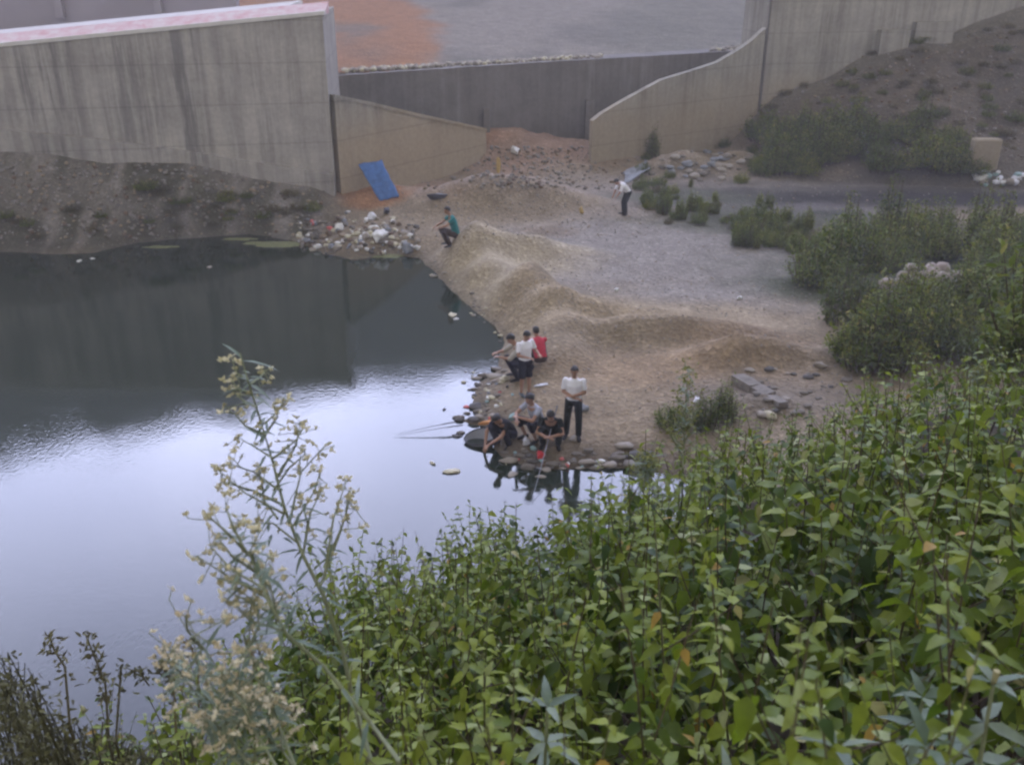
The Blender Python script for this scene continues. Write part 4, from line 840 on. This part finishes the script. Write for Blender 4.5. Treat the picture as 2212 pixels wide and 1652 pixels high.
# ---------------------------------------------------------------- plants
LT = np.array([[0, 0, 0], [.28, -.5, .09], [.30, 0, 0], [.28, .5, .09], [.64, -.36, .07], [.66, 0, 0], [.64, .36, .07], [1, 0, 0]])
LF3 = np.array([[0, 2, 1], [0, 3, 2], [4, 5, 7], [5, 6, 7]]); LF4 = np.array([[1, 2, 5, 4], [2, 3, 6, 5]])
class Foliage:
    def __init__(s): s.P = []; s.D = []; s.L = []; s.W = []; s.T = []; s.dr = []; s.rl = []
    def leaf(s, p, d, L, W, t, droop=.3, roll=0.): s.P.append(tuple(p)); s.D.append(tuple(d)); s.L.append(L); s.W.append(W); s.T.append(t); s.dr.append(droop); s.rl.append(roll)
    def arrays(s):
        P_, D = np.array(s.P, float), np.array(s.D, float); D /= np.linalg.norm(D, axis=1)[:, None]+1e-9; n_ = len(P_)
        up = np.tile([0, 0, 1.], (n_, 1)); S = np.cross(D, up); q = np.linalg.norm(S, axis=1); S[q < .05] = [1, 0, 0]; S /= np.linalg.norm(S, axis=1)[:, None]; N = np.cross(S, D)
        rl = np.array(s.rl)[:, None]; S, N = S*np.cos(rl)+N*np.sin(rl), N*np.cos(rl)-S*np.sin(rl)
        L = np.array(s.L); W = np.array(s.W); dr = np.array(s.dr); t, a, c = LT[:, 0], LT[:, 1], LT[:, 2]
        V = P_[:, None]+D[:, None]*(t[None, :]*L[:, None])[..., None]+S[:, None]*(a[None]*W[:, None])[..., None]+N[:, None]*((c[None]*W[:, None]-dr[:, None]*t[None]**2*L[:, None]))[..., None]
        off = (np.arange(n_)*8)[:, None, None]
        return V.reshape(-1, 3), (LF3[None]+off).reshape(-1, 3), (LF4[None]+off).reshape(-1, 4), np.repeat(np.array(s.T), 8)
    def obj(s, name, m, parent=None, origin=None, stems=None, stemmat=None):
        V, F3, F4, T = s.arrays()
        if stems is None: return build(name, V, [F3, F4], m, parent, origin, None, T)
        sv = np.array(stems.V); sf = np.array(stems.F)+len(V)
        return build(name, np.vstack([V, sv]), [F3, F4, sf], [m, stemmat], parent, origin, np.concatenate([np.zeros(len(F3)+len(F4), int), np.ones(len(sf), int)]), np.concatenate([T, np.array(stems.T)]))
def rdir(el, az): return np.array([math.cos(el)*math.cos(az), math.cos(el)*math.sin(az), math.sin(el)])
def weed(fo, st, base, h, lean, lsize, kind='ovate', t0=.4, tv=.3, dens=1.0):
    """an upright leafy weed: main stem, side shoots, opposite leaves"""
    b_ = np.array(base); top = b_+np.array([lean[0], lean[1], h]); mid = (b_+top)/2+rng.normal(size=3)*.03*h
    def axis(p0, p1, p2, r, n_, ls, az0):
        pts = [(1-t)**2*p0+2*t*(1-t)*p1+t*t*p2 for t in np.linspace(0, 1, 5)]
        if st is not None: st.tube(pts, [r*(1-.16*k) for k in range(5)], 3, t=rng.uniform(.1, .9), cap=False)
        for k in range(n_):
            t = (k+.6)/n_; q = (1-t)**2*p0+2*t*(1-t)*p1+t*t*p2
            f = (1-.62*t**2.2)
            for s_ in (0, 1):
                az = az0+k*1.57+s_*math.pi+rng.normal()*.35; L = ls*f*rng.uniform(.7, 1.2)
                tt = min(.955, max(0, rng.normal(t0+.12*t, tv*.5)))
                r_ = rng.random()
                if r_ < .06: tt = rng.uniform(.94, .98)
                elif r_ < .068: tt = 1.0
                fo.leaf(q, rdir(rng.normal(-.38+.75*t**3, .35), az), L, L*rng.uniform(.42, .68), tt, rng.uniform(.25, .75), rng.normal()*.35)
        return pts
    n_ = max(4, int(h/.075*dens)); az = rng.uniform(0, 6)
    st0 = b_+(top-b_)*.25
    if st is not None: st.tube([b_, st0], [.006, .0055], 3, t=rng.uniform(0, .4), cap=False)
    axis(st0, mid+(top-b_)*.12, top, .005, n_, lsize, az)
    for k in range(int(rng.integers(2, 5)*dens+.5)):
        t = rng.uniform(.25, .8); q = b_+(top-b_)*t; d = rdir(rng.uniform(.4, 1.0), rng.uniform(0, 6.28)); L = h*rng.uniform(.2, .42)*(1.15-t*.6)
        axis(q, q+d*L*.6, q+d*L+np.array([0, 0, L*.2]), .003, max(2, int(L/.07)), lsize*.8, rng.uniform(0, 6))
SILU = [-400, 0, 200, 330, 450, 560, 640, 690, 760, 850, 930, 1000, 1060, 1120, 1200, 1260, 1300, 1345, 1420, 1500, 1570, 1650, 1740, 1800, 1880, 1920, 2000, 2080, 2212, 2600]
SILV = [1900, 1800, 1620, 1550, 1450, 1370, 1285, 1230, 1170, 1190, 1170, 1120, 1080, 1125, 1095, 1085, 1100, 1030, 1010, 960, 915, 890, 885, 870, 830, 790, 790, 770, 740, 690]
fo = Foliage(); st = MB(); cnt = 0; tries = 0
while cnt < 900 and tries < 9000:
    tries += 1
    az = rng.uniform(R(-36), R(36)); d = math.sqrt(rng.uniform(.9**2, 10.5**2)) if rng.random() < .6 else math.sqrt(rng.uniform(.9**2, 4.5**2)); x_, y_ = d*math.sin(az), d*math.cos(az)
    g_ = ground(x_, y_)
    if emb(np.array([x_]), np.array([y_]))[0] < g_-.05: continue
    u, v = proj((x_, y_, g_+.9)); 
    if v > 2100 or u < -350 or u > 2600: continue
    sil = np.interp(u, SILU, SILV)+rng.uniform(-45, 70)
    h = rng.uniform(.8, 1.3)
    for _ in range(9):
        if proj((x_, y_, g_+h))[1] < sil: h *= .88
    if h < .42 or proj((x_, y_, g_+h))[1] < sil-14: continue
    if proj((x_, y_, g_))[1] < sil-60 and d > 4 and rng.random() < .3: continue
    left = u < 560
    kind = rng.random(); far = sstep(5, 9, d)
    pf = float(fbm(x_*.7+3, y_*.7, 3, 61)); big = sstep(-.25, .25, pf+.25*x_-.15); ls = (rng.uniform(.055, .088)*(1-big)+rng.uniform(.075, .122)*big)*(1-.22*float(far))
    if left and rng.random() < .25: continue
    h *= 1.0
    weed(fo, st, (x_, y_, g_), h, (rng.normal()*.12-.05, rng.normal()*.1+.06), ls, t0=.48-.17*float(big)+.12*float(far)+rng.normal()*.14+.25*float(fbm(x_*1.1, y_*1.1, 3, 66)), tv=.36, dens=1.3-.3*float(big)); cnt += 1
print('weeds', cnt, 'leaves', len(fo.P), 'tries', tries)
o = fo.obj('undergrowth', M['leaf'], None, None, st, M['stem']); tag(o, 'dense green broad-leaved weeds covering the bank in the foreground', 'weeds', kind='stuff')

# grey-green whorled plants along the bottom edge
def whorl(base, h, label, n_=7, L=.13, tip='shoot', group='grey-green leafed plants along the bottom edge'):
    r = thing('leafy_plant', base, label, 'plant', group); f = Foliage(); s_ = MB(); b_ = np.array(base, float); top = b_+np.array([rng.normal()*.06, rng.normal()*.05-.02, h])
    s_.tube([b_, (b_+top)/2+rng.normal(size=3)*.02, top], [.007, .006, .0035], 6, t=.6); s_.obj('stem', M['palestem'], r, base)
    for k in range(n_):
        t = .35+.65*(k+1)/n_; q = b_+(top-b_)*t
        for j in range(4):
            az = k*.8+j*1.571+rng.normal()*.15; l_ = L*(1-.35*max(0, t-.6)/.4)*rng.uniform(.8, 1.1)
            f.leaf(q, rdir(rng.uniform(-.05, .35)+(.5 if k == n_-1 else 0), az), l_, l_*.30, rng.uniform(.2, 1), .35, rng.normal()*.2)
    f.obj('leaves', M['grayleaf'], r, base)
    if tip == 'bud': s2 = MB(); s2.tube([top, top+np.array([0, 0, .03])], [.004, .006], 6, t=.2); s2.obj('bud', M['flower'], r, base)
def under(u, v, dist):
    p_ = P(u, v, dist); return np.array([p_[0], p_[1], ground(p_[0], p_[1])]), p_[2]
for k, (u, v, d_, lb_) in enumerate([(2120, 1590, 1.75, 'rightmost grey-green whorled plant filling the bottom right corner'), (2165, 1480, 2.0, 'grey-green plant with yellow bud near the right edge'), (1990, 1450, 2.3, 'grey-green plant behind the corner plants at lower right'), (1790, 1600, 1.8, 'grey-green plant at the bottom edge left of the corner one'), (1430, 1620, 1.9, 'grey-green plant near the middle of the bottom edge'),
                            (1160, 1530, 2.1, 'grey-green pointed plant in the bottom centre'), (2020, 1330, 2.7, 'small grey-green plant up the right side of the thicket'), (1620, 1180, 3.6, 'pale grey-green plant in the middle of the thicket'), (1990, 1230, 3.2, 'grey-green plant high in the thicket at right')]):
    b_, zt_ = under(u, v, d_); whorl(b_, max(.35, zt_-b_[2]), lb_, L=.125 if d_ < 2.4 else .105, tip='bud' if k == 1 else 'shoot')

# tall flowering weeds: stem laid out on measured points, branches with many small heads
def flowering(label, main, side, dist, fr=.010, heads='flower', sr=.008, leafs=True, cat='flowering weed', group=None, nfl=7, down=None):
    pts = [P(u, v, dist+.06*math.sin(i*1.3)) for i, (u, v) in enumerate(main)]
    base = pts[0].copy(); gz = ground(base[0], base[1]); bs = np.array([base[0]+.05, base[1]-.05, gz-.03]); pts = [bs]+pts
    r = thing('flowering_weed', bs, label, cat, group); s_ = MB(); N = len(pts)
    s_.tube(pts, [sr*(1-.8*i/(N-1)) for i in range(N)], 7, t=.3); s_.obj('stem', M['palestem'], r, bs)
    br = MB(); fl = Foliage(); lf = Foliage()
    def heads_at(q, n_, sp):
        for _ in range(n_):
            c_ = q+rng.normal(size=3)*sp; br.tube([q, c_], [.0012, .0008], 3, t=.5, cap=False); tt = rng.uniform(.2, 1)
            for j in range(5): fl.leaf(c_, rdir(rng.uniform(-.4, 1.2), rng.uniform(0, 6.28)), fr*rng.uniform(.7, 1.5), fr*.75, tt, .1, rng.uniform(0, 3))
    for S in side:
        q = [P(u, v, dist+rng.normal()*.05) for u, v in S]; br.tube(q, [.0035*(1-.6*i/(len(q)-1)) for i in range(len(q))], 4, t=.4, cap=False)
        L = sum(np.linalg.norm(q[i+1]-q[i]) for i in range(len(q)-1)); n_ = max(3, int(L/.028))
        for k in range(n_):
            t = .35+.65*k/(n_-1); i = min(len(q)-2, int(t*(len(q)-1))); w_ = t*(len(q)-1)-i; c_ = q[i]*(1-w_)+q[i+1]*w_
            sd_v = rng.normal(size=3)*.022; e_ = c_+sd_v; br.tube([c_, e_], [.0015, .001], 3, t=.4, cap=False); heads_at(e_, max(1, nfl//3), .007)
        heads_at(q[-1], nfl, .012)
        if leafs:
            for k in range(3):
                t = rng.uniform(0, .5); c_ = q[0]*(1-t)+q[-1]*t; lf.leaf(c_, rdir(rng.uniform(-.3, .5), rng.uniform(0, 6.28)), rng.uniform(.03, .07), .008, rng.uniform(.3, .9), .3)
    for i in range(2, N-1):
        for k in range(3): 
            c_ = pts[i]+(pts[i+1]-pts[i])*rng.random(); lf.leaf(c_, rdir(rng.uniform(-.2, .8), rng.uniform(0, 6.28)), rng.uniform(.04, .09), .010, rng.uniform(.3, .9), .3)
    fl.obj('panicle', M[heads], r, bs, br, M['palestem'])
    if leafs: lf.obj('leaves', M['grayleaf'], r, bs)
    return r
flowering('tall leaning weed with pale green stem and cream flower heads against the bright water', [(800, 1640), (760, 1500), (740, 1400), (697, 1283), (655, 1200), (615, 1100), (590, 1000), (560, 900), (535, 820), (518, 762)],
  [[(535, 820), (510, 805), (503, 782)], [(545, 850), (515, 840), (500, 822)], [(540, 830), (565, 812), (572, 800)], [(555, 880), (525, 865), (508, 850)], [(570, 915), (600, 890), (612, 865)], [(575, 935), (600, 900), (590, 870)], [(575, 940), (530, 920), (508, 895)], [(590, 990), (550, 965), (515, 945)], [(590, 990), (640, 950), (655, 925)],
   [(600, 1030), (640, 960), (648, 915)], [(605, 1060), (550, 1020), (500, 1003)], [(610, 1090), (550, 1060), (480, 1040)], [(615, 1110), (530, 1065), (468, 1012)], [(625, 1130), (650, 1020), (690, 975)], [(630, 1140), (680, 1060), (692, 1015)], [(600, 1120), (570, 1080), (560, 1010)], [(590, 1060), (625, 1010), (660, 980)],
   [(640, 1170), (590, 1130), (520, 1130)], [(655, 1200), (670, 1110), (688, 1070)], [(655, 1200), (665, 1130), (650, 1080)], [(692, 1265), (735, 1150), (755, 1085)], [(700, 1250), (720, 1120), (748, 1040)], [(712, 1200), (745, 1120), (755, 1060)]], 2.35, fr=.0105, nfl=4, sr=.007)
flowering('bushy cream-flowered weed hanging left of the tall one over the dark water', [(860, 1640), (800, 1560), (700, 1440), (620, 1370), (575, 1290), (540, 1200), (500, 1140)],
  [[(540, 1200), (480, 1140), (445, 1110)], [(530, 1190), (500, 1130), (488, 1095)], [(560, 1240), (540, 1190), (560, 1150)], [(575, 1290), (500, 1250), (425, 1200)], [(570, 1270), (500, 1230), (455, 1180)], [(575, 1280), (520, 1260), (470, 1250)], [(590, 1310), (560, 1240), (585, 1195)], [(600, 1330), (540, 1300), (490, 1275)],
   [(600, 1340), (590, 1290), (572, 1225)], [(610, 1360), (540, 1340), (500, 1300)], [(560, 1240), (500, 1200), (470, 1160)], [(560, 1360), (540, 1330), (545, 1290)]], 1.9, fr=.0105, nfl=3, sr=.0055)
for k, (main, lb_) in enumerate([([(600, 1660), (540, 1560), (500, 1480), (440, 1400)], 'dry seed-headed weed leaning left at the lower left edge of the thicket'), ([(640, 1660), (600, 1560), (570, 1480), (535, 1400)], 'dry seed-headed weed under the two tall flowering stems'), ([(560, 1680), (500, 1600), (470, 1540), (420, 1470)], 'lowest dry seed-headed weed near the bottom edge at left'),
                                 ([(660, 1690), (610, 1620), (560, 1570), (520, 1520)], 'dry seed-headed weed buried in leaves at bottom left'), ([(540, 1700), (520, 1650), (500, 1610), (480, 1570)], 'dry seed-headed weed right at the bottom edge'), ([(480, 1700), (470, 1600), (440, 1520), (395, 1460)], 'leftmost dry seed-headed weed over the dark water')]):
    u0, v0 = main[-1]; sd2 = []
    for j in range(7):
        i = 1+j % 3; a_ = main[i]; sd2.append([a_, (a_[0]+rng.uniform(-45, 30), a_[1]-rng.uniform(15, 45)), (a_[0]+rng.uniform(-80, 60), a_[1]-rng.uniform(40, 85))])
    flowering(lb_, main, sd2, 2.0+.05*k, fr=.0105, heads='pinkflower', sr=.004, nfl=3, group='dry seed-headed weeds at lower left')
M['yflower'] = leafmat('yellow_green_flower', [(0, (.16, .18, .05)), (1, (.34, .34, .12))], .8, .3, .1)
def spike(label, u0, v0, u1, v1, dist, group=None, arms=()):
    main = [(u0+(u1-u0)*t, v0+(v1-v0)*t) for t in np.linspace(0, 1, 6)]
    sd2 = []
    for j in range(14):
        t = .15+.8*j/13; a_ = (u0+(u1-u0)*t, v0+(v1-v0)*t); w_ = 24*(1-t)+5; sg = -1 if j % 2 else 1
        sd2.append([a_, (a_[0]+sg*w_*.6, a_[1]-10), (a_[0]+sg*w_, a_[1]-26*(1.2-t))])
    for A in arms: sd2.append(A)
    flowering(label, main, sd2, dist, fr=.009, heads='yflower', sr=.005, nfl=4, group=group)
spike('yellow-green flower spike standing in front of the brown bank', 1475, 1010, 1485, 788, 4.6, arms=[[(1475, 985), (1450, 940), (1432, 915)], [(1475, 985), (1455, 950), (1440, 930)], [(1478, 960), (1500, 900), (1505, 870)]])
spike('short cream-green flower head left of the tall yellow-green spike', 1390, 1050, 1402, 985, 4.2)
spike('yellow-green spike among the leaves near the right edge', 2110, 860, 2120, 800, 6.0)

# dark thin twigs at lower left
def twig(label, main, dist, m='dry', n_=40, leaf=.02, group='dark drooping weeds at the left'):
    pts = [P(u, v, dist) for u, v in main]; b_ = pts[0].copy(); g_ = ground(b_[0], b_[1]); bs = np.array([b_[0], b_[1], min(g_, b_[2]-.1)]); r = thing('dry_weed', bs, label, 'weed', group)
    s_ = MB(); s_.tube([bs]+pts, [.005]+[.004-.002*i/len(pts) for i in range(len(pts))], 5, t=.2); s_.obj('stem', M['dry'], r, bs)
    f = Foliage()
    for k in range(n_):
        t = rng.uniform(.2, 1)*(len(pts)-1); i = min(len(pts)-2, int(t)); c_ = pts[i]+(pts[i+1]-pts[i])*(t-i)+rng.normal(size=3)*.012; f.leaf(c_, rdir(rng.uniform(-.8, .9), rng.uniform(0, 6.28)), leaf*rng.uniform(.6, 1.5), leaf*.45, rng.uniform(0, .9), .3, rng.normal())
    f.obj('leaves', M['dry'], r, bs)
for k, (main, n_, lb_) in enumerate([([(150, 1560), (140, 1440), (118, 1405), (105, 1370)], 60, 'thin drooping dark weed rising over the water near the left edge'), ([(235, 1600), (228, 1480), (205, 1420), (185, 1370)], 120, 'thickest dark brown weed standing over the water at lower left'), ([(250, 1600), (262, 1440), (300, 1450), (322, 1480)], 80, 'dark weed arching to the right over the water at lower left'),
        ([(380, 1580), (375, 1480), (350, 1440), (345, 1430)], 90, 'dark green weed with a white tip at lower left'), ([(430, 1560), (428, 1440), (412, 1395), (402, 1380)], 30, 'slender stalk with a bent dark head left of the seed-headed weeds'), ([(580, 1560), (570, 1440), (558, 1400), (552, 1380)], 30, 'slender dark stalk inside the seed-headed weeds')]):
    twig(lb_, main, 3.0+.1*k, n_=n_)
# brush at the bottom left corner
fo = Foliage(); st = MB()
for k in range(190):
    u = rng.uniform(-60, 420); v0 = np.interp(u, [-60, 0, 60, 110, 200, 300, 420], [1400, 1400, 1430, 1530, 1560, 1600, 1570])+abs(rng.normal())*70
    d_ = rng.uniform(2.6, 4.6); tp = P(u, v0, d_); b_ = tp+np.array([rng.normal()*.1, rng.normal()*.1, -rng.uniform(.7, 1.2)]); md = (tp+b_)/2+rng.normal(size=3)*.04
    st.tube([b_, md, tp], [.004, .003, .0015], 3, t=rng.uniform(0, .5), cap=False)
    for j in range(50):
        t = rng.uniform(.15, 1); c_ = b_+(tp-b_)*t+rng.normal(size=3)*.022; fo.leaf(c_, rdir(rng.uniform(-.6, 1.2), rng.uniform(0, 6.28)), rng.uniform(.015, .034), .009, rng.uniform(0, .9), .3, rng.normal())
o = fo.obj('brush', M['dry'], None, None, st, M['dry']); tag(o, 'brown-green fine brush in the bottom left corner over the water', 'brush', kind='stuff')

# shrubs and weeds of the middle distance
def shrub_proto(seed, r_=.8, h=1.2, n_=60, leaf=.085, mt='shrub', name='shrub', upright=.5):
    root = bpy.data.objects.new(name, None); link(root); f = Foliage(); s_ = MB()
    for k in range(n_):
        a_ = rng.uniform(0, 6.28); q = math.sqrt(rng.random()); b_ = np.array([math.cos(a_)*q*r_*.55, math.sin(a_)*q*r_*.55, -.05]); hh = h*(1-.45*q*q)*rng.uniform(.5, 1.25)
        tp = np.array([b_[0]*(1+.8*(1-upright))+rng.normal()*.06, b_[1]*(1+.8*(1-upright))+rng.normal()*.06, hh]); s_.tube([b_, tp], [.01, .004], 3, t=.4, cap=False); t0 = rng.uniform(.1, .9)
        for j in range(24):
            t = rng.uniform(.15, 1.02); c_ = b_+(tp-b_)*t+rng.normal(size=3)*np.array([.07, .07, .04]); L = leaf*rng.uniform(.6, 1.5)
            f.leaf(c_, rdir(rng.uniform(-.2, 1.3), rng.uniform(0, 6.28)), L, L*.38, min(1, max(0, t0+rng.normal()*.2)), .25, rng.normal()*.6)
    f.obj('foliage', M[mt], root); s_.obj('stems', M['stem'], root); return root
PRO = {}
def put(kind, at, s_, label, group, cat='shrub', sz=1.0):
    if kind not in PRO:
        PRO[kind] = [shrub_proto(0, **{'low': dict(r_=1.0, h=.8, n_=80), 'tall': dict(r_=.7, h=1.5, n_=70, upright=.8), 'yellow': dict(r_=.75, h=1.25, n_=90, mt='yshrub', upright=.6), 'dark': dict(r_=1.1, h=1.3, n_=90, leaf=.10), 'reed': dict(r_=.6, h=1.2, n_=46, leaf=.11, upright=.95), 'dry': dict(r_=.8, h=.6, n_=70, mt='dry', leaf=.05)}[kind]), False]
    src, used = PRO[kind]
    if not used: r = src; PRO[kind][1] = True
    else:
        r = src.copy(); COL.objects.link(r)
        for ch in src.children: c_ = ch.copy(); COL.objects.link(c_); c_.parent = r
    r.location = [float(x_) for x_ in at]; r.rotation_euler = (0, 0, float(rng.uniform(0, 6.28))); r.scale = (s_, s_, s_*sz); tag(r, label, cat, group); r.name = {'weeds': 'weed_clump' if group and 'dense' in group else 'weed_tuft', 'scrub': 'scrub_tuft'}.get(cat, 'shrub'); return r
put('yellow', hit(1828, 700), 1.35, 'rounded yellow-green shrub standing before the dark weeds', None, sz=1.15)
put('dark', hit(1455, 925), .55, 'dark low shrub on the spit behind the yellow-green flower spike', None, sz=.8)
put('tall', hit(1560, 910), .75, 'dark feathery shrub just left of the long concrete beam', None, sz=.8)
put('tall', hit(1520, 925), .65, 'dark feathery shrub between the flower spike and the beam', None, sz=.8)
put('tall', hit(1410, 340), .8, 'slim dark bush against the foot of the right wing wall', None, sz=1.1)
GW = 'dense dark green weeds right of the gravel flat'
for k in range(210):
    u = rng.uniform(1740, 2330); v = rng.uniform(500, 800)
    if v < np.interp(u, [1740, 1800, 1900, 2000, 2212], [600, 540, 500, 490, 480]): continue
    if v > np.interp(u, [1740, 1830, 1870, 2000], [620, 700, 790, 800]): continue
    if 1890 < u < 2115 and 575 < v < 665: continue
    if 1760 < u < 1895 and v < 720 and v > 600: continue
    kd = ['tall', 'low', 'reed', 'dark'][int(rng.integers(4))]; wh = 'behind the white rock pile' if v < 590 else ('below the white rock pile' if 1890 < u < 2115 else ('left of the white rock pile' if u < 1950 else 'right of the white rock pile'))
    put(kd, hit(u, v), rng.uniform(.7, 1.25), {'tall': 'tall feathery', 'low': 'low rounded', 'reed': 'upright reedy', 'dark': 'broad dense'}[kd]+' dark green weed clump '+wh+(', far row' if v < 560 else (', near row' if v > 720 else '')), GW, 'weeds')
for k in range(52):
    u = rng.uniform(1590, 1900); v = np.interp(u, [1590, 1680, 1760, 1900], [492, 525, 575, 560])-abs(rng.normal())*28+rng.uniform(0, 20)
    kd = ['low', 'reed', 'dark', 'dry'][k % 4]; put(kd, hit(u, v), rng.uniform(.35, .7), {'low': 'low rounded', 'reed': 'upright reedy', 'dark': 'broad', 'dry': 'brown dry'}[kd]+' weed clump left of the rock pile weeds, '+('by the gravel corner' if u < 1700 else ('behind the yellow-green shrub' if u < 1810 else 'close to the dense mass')), GW, 'weeds', sz=.85)
for k in range(95):
    u = rng.uniform(1360, 1830); v = np.interp(u, [1360, 1560, 1700, 1800], [425, 465, 500, 560])+rng.normal()*24
    if abs(u-1350) < 30: continue
    put(['reed', 'low', 'tall', 'dry'][k % 4], hit(u, v), rng.uniform(.25, .6), ['reedy', 'low', 'feathery', 'brown dry'][k % 4]+' weed tuft '+('right beside the distant person in white' if u < 1480 else ('at the middle of the upper gravel edge' if u < 1640 else 'where the gravel flat meets the dark green weeds')), 'weed tufts along the gravel flat', 'weeds')
for k in range(60):
    u = rng.uniform(1650, 2110) if k < 36 else rng.uniform(1640, 1830); v = rng.uniform(290, 378); put(['dark', 'low', 'tall'][k % 3], hit(u, v), rng.uniform(.7, 1.3), ['broad dark', 'low rounded', 'tall upright'][k % 3]+' bush at the foot of the dump slope '+('nearest the right wing wall' if u < 1760 else ('in the middle' if u < 1950 else 'beside the concrete stump')), 'dark bushes at the foot of the dump slope', sz=.85)
for u, v in [(1395, 345), (1420, 330), (1390, 372), (1440, 325), (1480, 318), (1505, 312), (1540, 320), (1565, 318), (1445, 385), (1425, 400), (1600, 395), (1380, 410), (1400, 440), (1625, 330), (1640, 345)]:
    put('low', hit(u, v), rng.uniform(.35, .55), 'small green bush by the foot of the right wing wall', 'green bushes by the right wing wall')
for k in range(46):
    u = rng.uniform(0, 720); v = rng.uniform(400, 515); q = hit(u, v)
    if fbm(np.array([q[0]*.45]), np.array([q[1]*.6]), 4, 33)[0] > .1: continue
    put(['low', 'dry'][k % 2], q, rng.uniform(.3, .6), ['green', 'brown dry'][k % 2]+' weed tuft '+('just under the abutment foot' if v < 440 else ('halfway down' if v < 480 else 'near the waterline'))+(' at far left' if u < 240 else (' at centre' if u < 480 else ' at right'))+' of the left slope', 'weed tufts under the left abutment', 'weeds', sz=.7)
for k in range(120):
    u = rng.uniform(1660, 2212); v = rng.uniform(60, 330); q = hit(u, v)
    if q[1] > 54: continue
    put(['dry', 'low', 'dry'][k % 3], q, rng.uniform(.3, .75), ['brown dry', 'green low', 'brown dry'][k % 3]+' scrub tuft '+('high' if v < 160 else ('midway' if v < 250 else 'low'))+' on the dump slope, '+('its left part' if u < 1850 else ('its middle' if u < 2030 else 'its right part')), 'scrub on the dump slope', 'scrub', sz=.7)
# ---------------------------------------------------------------- air
mb = MB(); mb.box((0, 170, 48), (760, 900, 102)); hz = mb.obj('haze', None, None); hz.data.materials.clear()
mh = bpy.data.materials.new('haze_air'); mh.use_nodes = True; n = mh.node_tree.nodes; l = mh.node_tree.links; n.clear(); ou = n.new('ShaderNodeOutputMaterial'); pv = n.new('ShaderNodeVolumePrincipled')
pv.inputs['Color'].default_value = (.93, .92, .96, 1); pv.inputs['Density'].default_value = .0024; l.new(pv.outputs[0], ou.inputs['Volume']); hz.data.materials.append(mh); tag(hz, kind='stuff')
hz['label'] = 'thin pale haze'
